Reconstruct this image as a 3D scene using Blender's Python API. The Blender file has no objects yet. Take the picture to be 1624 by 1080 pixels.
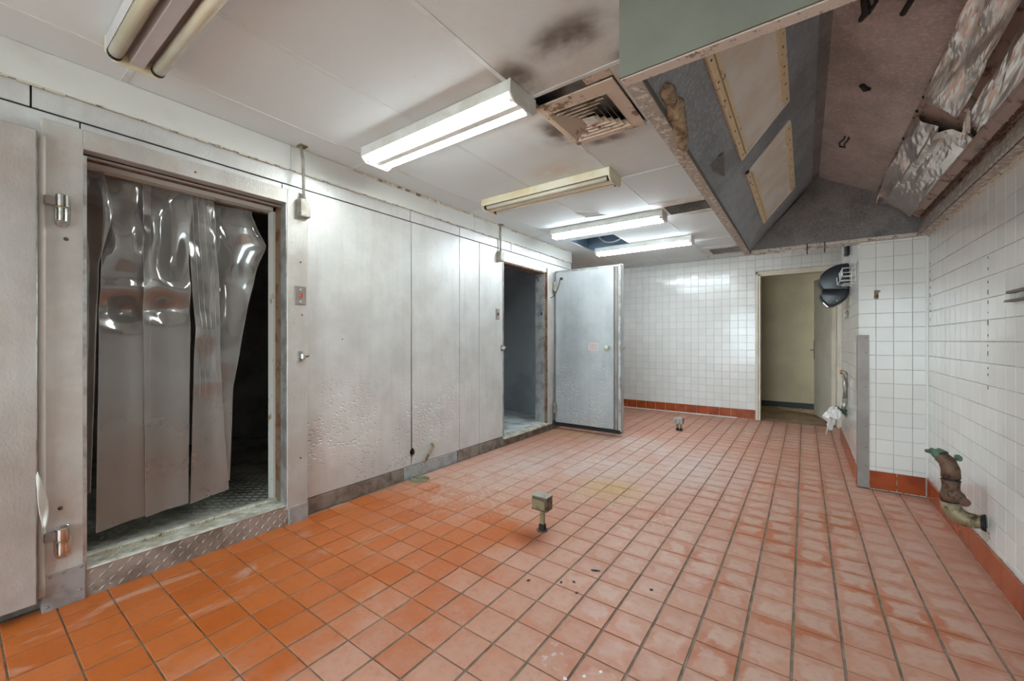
import bpy, bmesh, math, random
from mathutils import Vector, Matrix, noise as mnoise

SC = bpy.context.scene
COL = SC.collection
random.seed(7)

# ---------------------------------------------------------------- camera, world, exposure
F_PX, YAW, CAM_H = 645.5, 0.6235, 1.2          # focal length in pixels of a 1624 px wide frame
cam = bpy.data.cameras.new('camera')
cam.sensor_width = 36.0
cam.lens = F_PX / 1624 * 36
cam.clip_start = 0.02
camera = bpy.data.objects.new('camera', cam)
camera.location = (0, 0, CAM_H)
camera.rotation_euler = (math.pi / 2, 0, YAW)
COL.objects.link(camera)
SC.camera = camera
world = bpy.data.worlds.new('world')
SC.world = world
world.use_nodes = True
world.node_tree.nodes['Background'].inputs[0].default_value = (0.75, 0.93, 1.0, 1)
world.node_tree.nodes['Background'].inputs[1].default_value = 4.4
SC.view_settings.view_transform = 'Standard'
SC.view_settings.look = 'None'
SC.view_settings.gamma = 1
SC.view_settings.use_curve_mapping = False
SC.view_settings.exposure = 1.45
TUBE_STRENGTH = 15.0
# daylight enters by the glazed shopfront opening behind the camera; the portal only guides sampling there
WIN = (-2.45, 0.45, 0.25, 2.30)                 # x0, x1, z0, z1 in the front wall
pl = bpy.data.lights.new('daylight_front_offscreen', 'AREA')
pl.shape = 'RECTANGLE'; pl.size = WIN[1] - WIN[0]; pl.size_y = WIN[3] - WIN[2]
pl.cycles.is_portal = True
po = bpy.data.objects.new('daylight_front_offscreen', pl)
po.location = ((WIN[0] + WIN[1]) / 2, -3.22, (WIN[2] + WIN[3]) / 2)
po.rotation_euler = (math.pi / 2, 0, 0)         # faces +Y, into the room
COL.objects.link(po)

CY, SY = math.cos(YAW), math.sin(YAW)
def project(x, y, z):
    d = CY * y - SY * x
    if d < 0.05:
        return None
    r = CY * x + SY * y
    return 812 + F_PX * r / d, 540 - F_PX * (z - CAM_H) / d

# ---------------------------------------------------------------- node material helpers
class NT:
    def __init__(self, name):
        self.m = bpy.data.materials.new(name)
        self.m.use_nodes = True
        self.t = self.m.node_tree
        self.b = self.t.nodes['Principled BSDF']
        self._pos = None
    def node(self, typ, **kw):
        n = self.t.nodes.new(typ)
        for k, v in kw.items():
            setattr(n, k, v)
        return n
    def put(self, sock, v):
        if isinstance(v, bpy.types.NodeSocket):
            self.t.links.new(v, sock)
        elif isinstance(v, (tuple, list)) and len(v) == 3 and sock.type == 'RGBA':
            sock.default_value = (*v, 1)
        else:
            sock.default_value = v
    def pos(self):
        if self._pos is None:
            self._pos = self.node('ShaderNodeNewGeometry').outputs['Position']
        return self._pos
    def obj(self):
        return self.node('ShaderNodeTexCoord').outputs['Object']
    def uv(self):
        return self.node('ShaderNodeTexCoord').outputs['UV']
    def math(self, op, a, b=0.5, clamp=False):
        n = self.node('ShaderNodeMath', operation=op, use_clamp=clamp)
        self.put(n.inputs[0], a)
        self.put(n.inputs[1], b)
        return n.outputs[0]
    def scaled(self, vec, s):
        n = self.node('ShaderNodeVectorMath', operation='MULTIPLY')
        self.put(n.inputs[0], vec)
        n.inputs[1].default_value = s
        return n.outputs[0]
    def noise(self, scale, detail=3.0, rough=0.55, vec=None, dist=0.0):
        n = self.node('ShaderNodeTexNoise')
        self.put(n.inputs['Vector'], vec if vec is not None else self.pos())
        n.inputs['Scale'].default_value = scale
        n.inputs['Detail'].default_value = detail
        n.inputs['Roughness'].default_value = rough
        n.inputs['Distortion'].default_value = dist
        return n.outputs[0]
    def voronoi(self, scale, vec=None, feature='F1'):
        n = self.node('ShaderNodeTexVoronoi', feature=feature)
        self.put(n.inputs['Vector'], vec if vec is not None else self.pos())
        n.inputs['Scale'].default_value = scale
        return n.outputs['Distance']
    def step(self, f, lo, hi, a=0.0, b=1.0):
        n = self.node('ShaderNodeMapRange', interpolation_type='SMOOTHSTEP')
        self.put(n.inputs['Value'], f)
        n.inputs['From Min'].default_value = lo
        n.inputs['From Max'].default_value = hi
        n.inputs['To Min'].default_value = a
        n.inputs['To Max'].default_value = b
        return n.outputs[0]
    def ball(self, c, r, vec=None):
        """1 at c falling to 0 at the ellipsoid of radii r"""
        s = self.node('ShaderNodeVectorMath', operation='SUBTRACT')
        self.put(s.inputs[0], vec if vec is not None else self.pos())
        s.inputs[1].default_value = c
        d = self.scaled(s.outputs[0], tuple(1 / q for q in r))
        l = self.node('ShaderNodeVectorMath', operation='LENGTH')
        self.put(l.inputs[0], d)
        return self.step(l.outputs['Value'], 0.0, 1.0, 1.0, 0.0)
    def xyz(self, vec=None):
        n = self.node('ShaderNodeSeparateXYZ')
        self.put(n.inputs[0], vec if vec is not None else self.pos())
        return n.outputs
    def mix(self, f, a, b):
        n = self.node('ShaderNodeMix', data_type='RGBA')
        self.put(n.inputs[0], f)
        self.put(n.inputs[6], a)
        self.put(n.inputs[7], b)
        return n.outputs[2]
    def rnd(self):
        a = self.node('ShaderNodeObjectInfo').outputs['Random']
        b = self.node('ShaderNodeNewGeometry').outputs['Random Per Island']
        return self.math('FRACT', self.math('ADD', a, b))
    def bump(self, h, strength, dist=0.01):
        n = self.node('ShaderNodeBump')
        n.inputs['Strength'].default_value = strength
        n.inputs['Distance'].default_value = dist
        self.put(n.inputs['Height'], h)
        self.put(self.b.inputs['Normal'], n.outputs[0])
    def out(self, col, rough=0.5, metal=0.0, spec=0.5, coat=0.0):
        self.put(self.b.inputs['Base Color'], col)
        self.put(self.b.inputs['Roughness'], rough)
        self.put(self.b.inputs['Metallic'], metal)
        self.b.inputs['Specular IOR Level'].default_value = spec
        self.b.inputs['Coat Weight'].default_value = coat
        return self.m

def rgb(r, g, b):
    f = lambda c: (c / 255 / 12.92) if c <= 10 else ((c / 255 + 0.055) / 1.055) ** 2.4
    return (f(r), f(g), f(b))

def plain(name, col, rough=0.5, metal=0.0, var=0.12, scale=9.0, bump=0.0, bscale=120.0, col2=None, lo=0.4, hi=0.65):
    t = NT(name)
    c2 = col2 if col2 else tuple(max(0, q * (1 - var * 2.2)) for q in col)
    f = t.step(t.noise(scale, 5, 0.6), lo, hi)
    if bump:
        t.bump(t.noise(bscale, 3, 0.6), bump, 0.004)
    return t.out(t.mix(f, col, c2), rough, metal)

# ---------------------------------------------------------------- materials
def floor_material():
    t = NT('quarry_tile')
    p = t.pos(); X, Y, Zc = t.xyz()
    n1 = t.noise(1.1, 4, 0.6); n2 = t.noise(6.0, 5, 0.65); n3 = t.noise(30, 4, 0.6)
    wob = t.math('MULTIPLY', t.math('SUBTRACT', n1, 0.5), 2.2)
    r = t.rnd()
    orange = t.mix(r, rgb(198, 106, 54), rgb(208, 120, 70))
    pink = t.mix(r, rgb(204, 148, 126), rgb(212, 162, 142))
    # part finish wear, part painted light: warm orange by the cooler, cool pink elsewhere
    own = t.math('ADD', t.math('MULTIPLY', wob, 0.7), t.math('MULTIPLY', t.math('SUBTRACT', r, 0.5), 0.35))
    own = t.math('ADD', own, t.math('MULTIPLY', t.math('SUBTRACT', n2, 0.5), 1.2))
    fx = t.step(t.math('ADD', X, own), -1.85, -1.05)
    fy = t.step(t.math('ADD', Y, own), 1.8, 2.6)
    worn = t.math('MAXIMUM', fx, fy)  # wear mask that also carries the painted warm-to-cool light tint
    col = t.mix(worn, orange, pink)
    # scale / lime haze in the middle of each worn tile
    U = t.xyz(t.uv())
    ex = t.math('ABSOLUTE', t.math('SUBTRACT', U[0], 0.5)); ey = t.math('ABSOLUTE', t.math('SUBTRACT', U[1], 0.5))
    e = t.math('MAXIMUM', ex, ey)
    e = t.math('ADD', e, t.math('MULTIPLY', t.math('SUBTRACT', t.noise(9, 4, 0.6), 0.5), 0.9))
    cen = t.step(e, 0.40, 0.24)
    onright = t.step(t.math('ADD', X, t.math('MULTIPLY', wob, 0.4)), -1.5, -0.3)
    cen = t.math('MULTIPLY', t.math('MULTIPLY', cen, onright), t.step(n1, 0.32, 0.55))
    # wet / re-sealed dark orange borders
    border = t.math('MULTIPLY', t.math('SUBTRACT', 1.0, cen), t.math('MULTIPLY', onright, t.step(t.noise(2.3, 3, 0.6), 0.48, 0.62)))
    col = t.mix(t.math('MULTIPLY', border, 0.8), col, rgb(194, 112, 74))
    col = t.mix(t.math('MULTIPLY', cen, 0.6), col, rgb(222, 192, 178))
    # broad white haze patch in the traffic lane
    hz = t.math('MAXIMUM', t.ball((-1.55, 3.7, 0), (1.1, 1.15, 1)), t.ball((-2.2, 3.3, 0), (0.75, 1.2, 1)))
    hz = t.math('MAXIMUM', hz, t.ball((-0.9, 4.1, 0), (0.7, 1.2, 1)))
    hz = t.math('MAXIMUM', hz, t.ball((-1.5, 4.6, 0), (1.0, 0.8, 1)))
    hz = t.math('MULTIPLY', hz, t.step(n2, 0.3, 0.62, 0.25, 1.0))
    col = t.mix(t.math('MULTIPLY', hz, 0.9), col, rgb(222, 204, 197))
    # swirl marks of dried white water
    sw = t.noise(4.5, 4, 0.6, dist=1.6)
    line = t.step(t.math('ABSOLUTE', t.math('SUBTRACT', sw, 0.5)), 0.0, 0.028, 1.0, 0.0)
    line = t.math('MULTIPLY', line, t.math('MAXIMUM', t.ball((-2.2, 2.5, 0), (0.9, 0.9, 1)), t.ball((-1.0, 2.9, 0), (0.8, 0.7, 1))))
    col = t.mix(t.math('MULTIPLY', line, 0.7), col, rgb(222, 208, 190))
    sm = t.math('MULTIPLY', t.step(t.noise(3.6, 4, 0.6, vec=t.scaled(p, (1.6, 0.8, 1)), dist=0.6), 0.56, 0.74), t.step(X, -1.7, -2.4))
    col = t.mix(t.math('MULTIPLY', sm, 0.55), col, rgb(222, 196, 180))
    # yellow and rust stains
    ye = t.math('MULTIPLY', t.ball((-1.28, 3.15, 0), (0.42, 0.42, 1)), t.step(n2, 0.3, 0.6, 0.4, 1))
    col = t.mix(t.math('MULTIPLY', ye, 0.7), col, rgb(206, 166, 96))
    ru = t.math('MULTIPLY', t.ball((-1.36, 2.1, 0), (0.18, 0.16, 1)), 0.75)
    col = t.mix(ru, col, rgb(150, 72, 22))
    ta = t.math('MULTIPLY', t.ball((-2.35, 4.72, 0), (0.6, 0.22, 1)), 0.8)
    col = t.mix(ta, col, rgb(206, 164, 118))
    wh = t.math('MULTIPLY', t.math('MAXIMUM', t.ball((-0.55, 1.22, 0), (0.16, 0.26, 1)), t.ball((-0.78, 1.35, 0), (0.14, 0.12, 1))), t.step(t.noise(26, 2, 0.5), 0.56, 0.66))
    col = t.mix(t.math('MULTIPLY', wh, 0.8), col, rgb(222, 206, 212))
    # pits and specks
    sp = t.step(t.noise(70, 2, 0.5), 0.70, 0.78)
    col = t.mix(t.math('MULTIPLY', sp, 0.5), col, rgb(100, 56, 38))
    col = t.mix(t.step(n3, 0.45, 0.75, 0.0, 0.22), col, rgb(150, 76, 48))
    hs = t.node('ShaderNodeHueSaturation')
    hs.inputs['Saturation'].default_value = 1.04
    hs.inputs['Value'].default_value = 0.81
    t.put(hs.inputs['Color'], col)
    col = hs.outputs[0]
    gl = t.step(worn, 0, 1, 0.40, 0.52)
    rough = t.math('SUBTRACT', gl, t.math('MULTIPLY', border, 0.16))
    rough = t.math('ADD', rough, t.math('MULTIPLY', t.math('SUBTRACT', n2, 0.5), 0.35))
    t.bump(t.noise(45, 4, 0.6), 0.25, 0.002)
    return t.out(col, rough, 0, 0.45)

def grout_material():
    t = NT('floor_grout')
    X, Y, Zc = t.xyz()
    hz = t.math('MULTIPLY', t.math('MAXIMUM', t.ball((-1.7, 3.4, 0), (1.1, 1.3, 1)), t.ball((-2.4, 2.6, 0), (0.7, 1.1, 1))), t.step(t.noise(3, 3), 0.4, 0.55))
    c = t.mix(t.step(t.noise(14, 4), 0.35, 0.7), rgb(116, 103, 88), rgb(148, 133, 116))
    c = t.mix(t.math('MULTIPLY', hz, 0.7), c, rgb(196, 182, 168))
    t.bump(t.noise(150, 3), 0.4, 0.003)
    return t.out(c, 0.85)

def white_tile_material(name, warm=0.0):
    t = NT(name)
    r = t.rnd()
    a = rgb(232, 230, 226) if not warm else rgb(232, 226, 218)
    c = t.mix(r, a, tuple(q * 0.93 for q in a))
    d = t.math('MULTIPLY', t.step(t.noise(3.2, 5, 0.65), 0.58, 0.75), 0.22)
    c = t.mix(d, c, rgb(190, 182, 170))
    s = t.step(t.noise(55, 2), 0.74, 0.8)
    c = t.mix(t.math('MULTIPLY', s, 0.45), c, rgb(90, 80, 70))
    t.bump(t.noise(9, 2), 0.12, 0.004)
    return t.out(c, 0.12, 0, 0.5)

def ceiling_material():
    t = NT('ceiling_board')
    base = t.mix(t.rnd(), rgb(228, 236, 238), rgb(221, 228, 230))
    n = t.noise(2.4, 5, 0.62); nf = t.noise(11, 4, 0.6)
    soot = t.math('MAXIMUM', t.ball((-0.82, 1.56, 2.5), (0.34, 0.20, 1)), t.ball((-1.17, 1.68, 2.5), (0.20, 0.30, 1)))
    soot = t.math('MAXIMUM', soot, t.ball((-1.27, 2.26, 2.5), (0.20, 0.34, 1)))
    soot = t.math('MAXIMUM', soot, t.ball((-0.66, 2.5, 2.5), (0.2, 0.2, 1)))
    soot = t.math('MAXIMUM', soot, t.ball((-1.0, 2.48, 2.5), (0.34, 0.12, 1)))
    soot = t.math('MAXIMUM', soot, t.ball((-0.62, 1.78, 2.5), (0.2, 0.2, 1)))
    s = t.math('MULTIPLY', soot, t.step(t.noise(4.2, 4, 0.55), 0.28, 0.66, 0.35, 1.15), True)
    tan = t.math('MULTIPLY', t.ball((-1.0, 2.0, 2.5), (1.0, 1.5, 1)), t.step(n, 0.35, 0.65, 0.2, 1))
    c = t.mix(t.math('MULTIPLY', tan, 0.5), base, rgb(200, 178, 156))
    c = t.mix(t.step(s, 0.05, 1.0, 0, 0.86), c, rgb(84, 64, 48))
    wat = t.math('MAXIMUM', t.ball((-1.55, 2.75, 2.5), (0.36, 0.30, 1)), t.ball((-2.9, 6.2, 2.5), (1.3, 1.0, 1)))
    c = t.mix(t.math('MULTIPLY', wat, t.step(nf, 0.3, 0.5, 0.15, 0.5)), c, rgb(214, 192, 164))
    fl = t.step(t.noise(38, 2, 0.5), 0.72, 0.78)
    c = t.mix(t.math('MULTIPLY', fl, t.math('ADD', 0.12, t.math('MULTIPLY', tan, 0.7), True)), c, rgb(92, 70, 54))
    t.bump(t.noise(130, 3, 0.6), 0.25, 0.003)
    return t.out(c, 0.75)

def stucco_metal(name, c1, c2, metal=0.35, rough=0.42, dents=0.0, grime=0.5):
    t = NT(name)
    X, Y, Zc = t.xyz()
    n = t.noise(1.6, 5, 0.62)
    c = t.mix(t.step(n, 0.35, 0.68), c1, c2)
    st = t.noise(5.0, 4, 0.6, vec=t.scaled(t.pos(), (4, 4, 0.35)))
    c = t.mix(t.step(st, 0.42, 0.75, 0, 0.30), c, tuple(q * 0.72 for q in c1))
    low = t.math('MULTIPLY', t.step(t.noise(3.0, 5, 0.65), 0.42, 0.62), grime)
    c = t.mix(t.math('MULTIPLY', low, 0.35), c, rgb(164, 146, 132))
    em = t.noise(120, 2, 0.5, vec=t.scaled(t.pos(), (1, 1, 0.6)))
    h = t.math('ADD', t.math('MULTIPLY', em, 0.55), t.math('MULTIPLY', t.noise(2.2, 2), 0.35))
    if dents:
        v = t.voronoi(24, vec=t.scaled(t.pos(), (1, 1, 1.9)))
        sel = t.math('MULTIPLY', t.step(t.noise(2.6, 2), 0.42, 0.54), t.step(Zc, 1.15, 0.35))
        d = t.math('MULTIPLY', t.step(v, 0.12, 0.40, 1, 0), sel)
        h = t.math('SUBTRACT', h, t.math('MULTIPLY', d, dents))
    t.bump(h, 0.45, 0.006)
    return t.out(c, rough, metal)

def pvc_material():
    t = NT('smoky_pvc')
    X, Y, Zc = t.xyz()
    dirt = t.math('MULTIPLY', t.step(Zc, 1.25, 0.5), t.step(t.noise(5, 5, 0.6), 0.3, 0.65, 0.5, 1))
    c = rgb(166, 163, 160)
    t.out(c, t.math('ADD', 0.13, t.math('MULTIPLY', dirt, 0.25)), 0.5, 0.6)
    al = t.math('ADD', 0.66, t.math('MULTIPLY', dirt, 0.06))
    t.put(t.b.inputs['Alpha'], al)
    t.bump(t.noise(5, 2), 0.15, 0.02)
    return t.m

def hood_material(name, c1, c2, rough=0.5, metal=0.25, streak=(1, 1, 1)):
    t = NT(name)
    n = t.noise(4.0, 6, 0.7, vec=t.scaled(t.pos(), streak))
    c = t.mix(t.step(n, 0.32, 0.68), c1, c2)
    c = t.mix(t.step(t.noise(60, 4, 0.7), 0.45, 0.7, 0, 0.35), c, tuple(q * 1.9 for q in c1))
    c = t.mix(t.step(t.noise(1.8, 4, 0.6), 0.45, 0.7, 0, 0.55), c, tuple(q * 0.5 for q in c2))
    t.bump(t.noise(80, 4, 0.6), 0.3, 0.004)
    return t.out(c, rough, metal)

def peel_material(name, paint, bare, rust, amount=0.5, sc=16.0):
    t = NT(name)
    n = t.noise(sc, 6, 0.7)
    c = t.mix(t.step(n, 0.58 - amount * 0.12, 0.60 - amount * 0.12 + 0.04), paint, bare)
    c = t.mix(t.step(t.noise(sc * 0.8, 5, 0.7, vec=t.scaled(t.pos(), (1.3, 1.1, 1))), 0.58, 0.66), c, rust)
    t.bump(n, 0.5, 0.004)
    return t.out(c, 0.62)

def rusty_material(name, base, rust, amount=0.5, rough=0.65, metal=0.0, sc=30.0):
    t = NT(name)
    n = t.noise(sc, 6, 0.7)
    c = t.mix(t.step(n, 0.62 - amount * 0.25, 0.70 - amount * 0.2), base, rust)
    t.bump(n, 0.5, 0.004)
    return t.out(c, rough, metal)

def emit_material(name, col, strength):
    t = NT(name)
    t.put(t.b.inputs['Base Color'], (1, 1, 1))
    t.put(t.b.inputs['Emission Color'], col)
    t.b.inputs['Emission Strength'].default_value = strength
    return t.m

MT = {}
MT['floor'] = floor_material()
MT['grout'] = grout_material()
MT['wtile'] = white_tile_material('white_wall_tile')
MT['wgrout'] = plain('wall_grout', rgb(204, 199, 191), 0.85, col2=rgb(172, 164, 152), scale=6)
MT['base'] = plain('glazed_red_base', rgb(166, 76, 36), 0.22, col2=rgb(140, 60, 28), scale=5)
MT['ceil'] = ceiling_material()
MT['bar'] = plain('ceiling_bar_paint', rgb(222, 228, 228), 0.55, col2=rgb(196, 192, 184), scale=3, lo=0.5, hi=0.75)
MT['panel'] = stucco_metal('stucco_aluminium', rgb(222, 222, 221), rgb(206, 206, 205), 0.30, 0.40, 2.6)
MT['framem'] = stucco_metal('stucco_frame', rgb(202, 200, 196), rgb(178, 174, 169), 0.30, 0.45, 0.0, 0.9)
MT['door0'] = stucco_metal('stucco_door', rgb(190, 186, 182), rgb(164, 157, 151), 0.30, 0.42, 0.0, 1.0)
MT['door2'] = stucco_metal('door_aluminium', rgb(188, 192, 194), rgb(164, 169, 172), 0.4, 0.34, 2.6, 0.2)
MT['kick'] = plain('galvanized_kick', rgb(150, 142, 134), 0.45, 0.4, col2=rgb(112, 100, 92), scale=8, bump=0.2)
MT['kickb'] = plain('bright_galvanized', rgb(176, 182, 186), 0.38, 0.5, col2=rgb(150, 156, 160), scale=12)
MT['fascia'] = plain('white_fascia_paint', rgb(218, 218, 214), 0.6, col2=rgb(200, 196, 188), scale=2.5, lo=0.5, hi=0.8)
MT['dark'] = plain('dark_recess', rgb(34, 32, 30), 0.8)
MT['coolin'] = plain('cooler_lining', rgb(150, 148, 145), 0.5, 0.3, col2=rgb(128, 126, 122), scale=3, bump=0.2)
MT['coolin2'] = plain('cooler_lining_blue', rgb(186, 192, 198), 0.5, 0.2, col2=rgb(166, 172, 178), scale=2, bump=0.15)
MT['coolfl2'] = plain('cooler_floor_sheet', rgb(222, 228, 230), 0.5, 0.0, col2=rgb(176, 180, 178), scale=4)
MT['diamond'] = plain('diamond_plate', rgb(168, 160, 153), 0.36, 0.4, col2=rgb(134, 124, 116), scale=6)
MT['diamondf'] = plain('diamond_plate_floor', rgb(178, 178, 168), 0.45, 0.3, col2=rgb(138, 136, 124), scale=4)
MT['sill'] = plain('worn_sill', rgb(214, 214, 205), 0.5, 0.1, col2=rgb(172, 165, 146), scale=10, bump=0.3)
MT['rustwood'] = rusty_material('rusted_reveal', rgb(120, 98, 78), rgb(92, 52, 26), 0.6, sc=9)
MT['gasket'] = rusty_material('stained_gasket', rgb(200, 196, 188), rgb(150, 126, 100), 0.12, 0.6, sc=7)
MT['chrome'] = plain('chrome', rgb(215, 213, 210), 0.16, 1.0, col2=rgb(170, 166, 160), scale=14)
MT['steel'] = plain('stainless', rgb(150, 141, 136), 0.45, 0.3, col2=rgb(132, 123, 117), scale=3)
MT['alu'] = plain('dull_aluminium', rgb(186, 186, 184), 0.4, 0.6, col2=rgb(150, 146, 140), scale=10)
MT['box'] = plain('grey_box_paint', rgb(168, 164, 154), 0.45, 0.2, col2=rgb(140, 134, 122), scale=14)
MT['red'] = plain('red_lens', rgb(206, 52, 34), 0.3)
MT['pvc'] = pvc_material()
MT['lampw'] = plain('lamp_enamel', rgb(238, 238, 234), 0.4, col2=rgb(216, 214, 206), scale=4)
MT['lampy'] = plain('yellowed_enamel', rgb(236, 231, 212), 0.45, col2=rgb(222, 208, 170), scale=3)
MT['lampg'] = plain('grey_cover', rgb(206, 203, 205), 0.3, col2=rgb(190, 186, 188), scale=2)
MT['tubeoff'] = plain('unlit_tube', rgb(226, 222, 208), 0.22, col2=rgb(206, 196, 168), scale=1.5, lo=0.42, hi=0.62)
MT['tube'] = emit_material('lit_tube', (0.90, 1.0, 1.0), TUBE_STRENGTH)
MT['tubec'] = emit_material('lit_tube_cool', (0.82, 0.94, 1.0), TUBE_STRENGTH * 1.4)
MT['vent'] = rusty_material('sooty_vent', rgb(214, 196, 178), rgb(130, 98, 72), 0.42, 0.6, sc=9)
MT['vent2'] = plain('white_vent', rgb(222, 218, 212), 0.5, col2=rgb(190, 182, 172), scale=7)
MT['hgreen'] = plain('hood_green_enamel', rgb(118, 119, 108), 0.42, 0.1, col2=rgb(108, 109, 98), scale=3)
MT['hlip'] = peel_material('hood_lip_peeling', rgb(202, 192, 182), rgb(140, 126, 116), rgb(132, 88, 52), 0.15, 26.0)
MT['hlip2'] = peel_material('hood_rail_peeling', rgb(168, 160, 150), rgb(212, 208, 202), rgb(122, 106, 94), 0.55, 34.0)
MT['hblue'] = hood_material('hood_steel_blue', rgb(158, 165, 172), rgb(130, 136, 142), 0.5, 0.1, (1, 0.5, 1))
MT['hbrown'] = hood_material('hood_steel_brown', rgb(184, 176, 174), rgb(154, 146, 143), 0.5, 0.05, (1, 0.6, 1))
MT['hend'] = hood_material('hood_end_steel', rgb(134, 128, 127), rgb(104, 99, 98), 0.55, 0.05)
MT['hrust'] = rusty_material('rusted_trough', rgb(164, 148, 140), rgb(108, 82, 68), 0.4, 0.6, 0.05, 12)
MT['cream'] = plain('cream_panel', rgb(234, 231, 224), 0.5, col2=rgb(222, 212, 198), scale=4)
MT['creamrust'] = rusty_material('rusty_cream_frame', rgb(224, 208, 172), rgb(118, 72, 36), 0.16, 0.6, 0, 40)
MT['foil'] = plain('aluminium_foil', rgb(240, 238, 236), 0.24, 0.8, col2=rgb(228, 222, 216), scale=5, bump=0.10, bscale=30)
MT['rag'] = plain('matted_lint', rgb(176, 156, 128), 0.95, col2=rgb(112, 92, 70), scale=30, bump=0.8, bscale=90)
MT['black'] = plain('black_plastic', rgb(34, 37, 44), 0.3, col2=rgb(28, 30, 36))
MT['blackm'] = plain('black_metal', rgb(26, 22, 20), 0.6)
MT['white_wire'] = plain('white_wire', rgb(236, 234, 228), 0.4)
MT['rustpipe'] = rusty_material('rusted_iron_pipe', rgb(108, 82, 66), rgb(70, 46, 34), 0.5, 0.6, 0.3, 22)
MT['palepipe'] = rusty_material('scaled_brass_elbow', rgb(144, 130, 102), rgb(92, 74, 50), 0.45, 0.55, 0.3, 24)
MT['verdigris'] = rusty_material('verdigris_brass', rgb(86, 112, 92), rgb(66, 70, 50), 0.4, 0.6, 0.3, 30)
MT['greenvalve'] = plain('green_valve_paint', rgb(44, 78, 62), 0.45, col2=rgb(30, 54, 44))
MT['galv'] = plain('galvanized_pipe', rgb(170, 170, 164), 0.35, 0.7, col2=rgb(130, 124, 112), scale=18)
MT['copper'] = plain('copper_fitting', rgb(166, 96, 66), 0.35, 0.8)
MT['bag'] = plain('white_plastic_bag', rgb(232, 228, 226), 0.5, col2=rgb(214, 206, 204), scale=8)
MT['brass'] = rusty_material('tarnished_outlet', rgb(140, 130, 100), rgb(104, 90, 64), 0.3, 0.5, 0.4, 25)
MT['brownbox'] = rusty_material('tarnished_box', rgb(112, 94, 80), rgb(70, 56, 46), 0.4, 0.5, 0.4, 40)
MT['backwall'] = plain('back_room_wall', rgb(150, 132, 106), 0.8, col2=rgb(140, 122, 98), scale=2)
MT['backfloor'] = plain('back_room_floor', rgb(164, 136, 102), 0.6, col2=rgb(130, 104, 76), scale=3)
MT['doorcream'] = plain('cream_door_paint', rgb(230, 222, 204), 0.5, col2=rgb(218, 208, 188), scale=3)
MT['plenum'] = plain('plenum_blue_grey', rgb(160, 184, 204), 0.8, col2=rgb(130, 154, 176), scale=2)
MT['cable'] = plain('white_cable', rgb(220, 222, 222), 0.5)
MT['ink'] = plain('faint_print', rgb(170, 120, 116), 0.6)
MT['paper'] = plain('pink_sticker', rgb(212, 198, 194), 0.6, col2=rgb(204, 186, 182), scale=60)
MT['blue'] = plain('blue_sticker', rgb(36, 74, 128), 0.5)
MT['drain'] = plain('drain_scum', rgb(128, 134, 104), 0.7, col2=rgb(84, 86, 60), scale=24, bump=0.6)
MT['knob'] = plain('glow_knob', rgb(206, 216, 190), 0.35)
MT['caulk'] = rusty_material('old_caulk', rgb(208, 196, 178), rgb(120, 98, 72), 0.4, 0.7, 0, 20)

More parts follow.
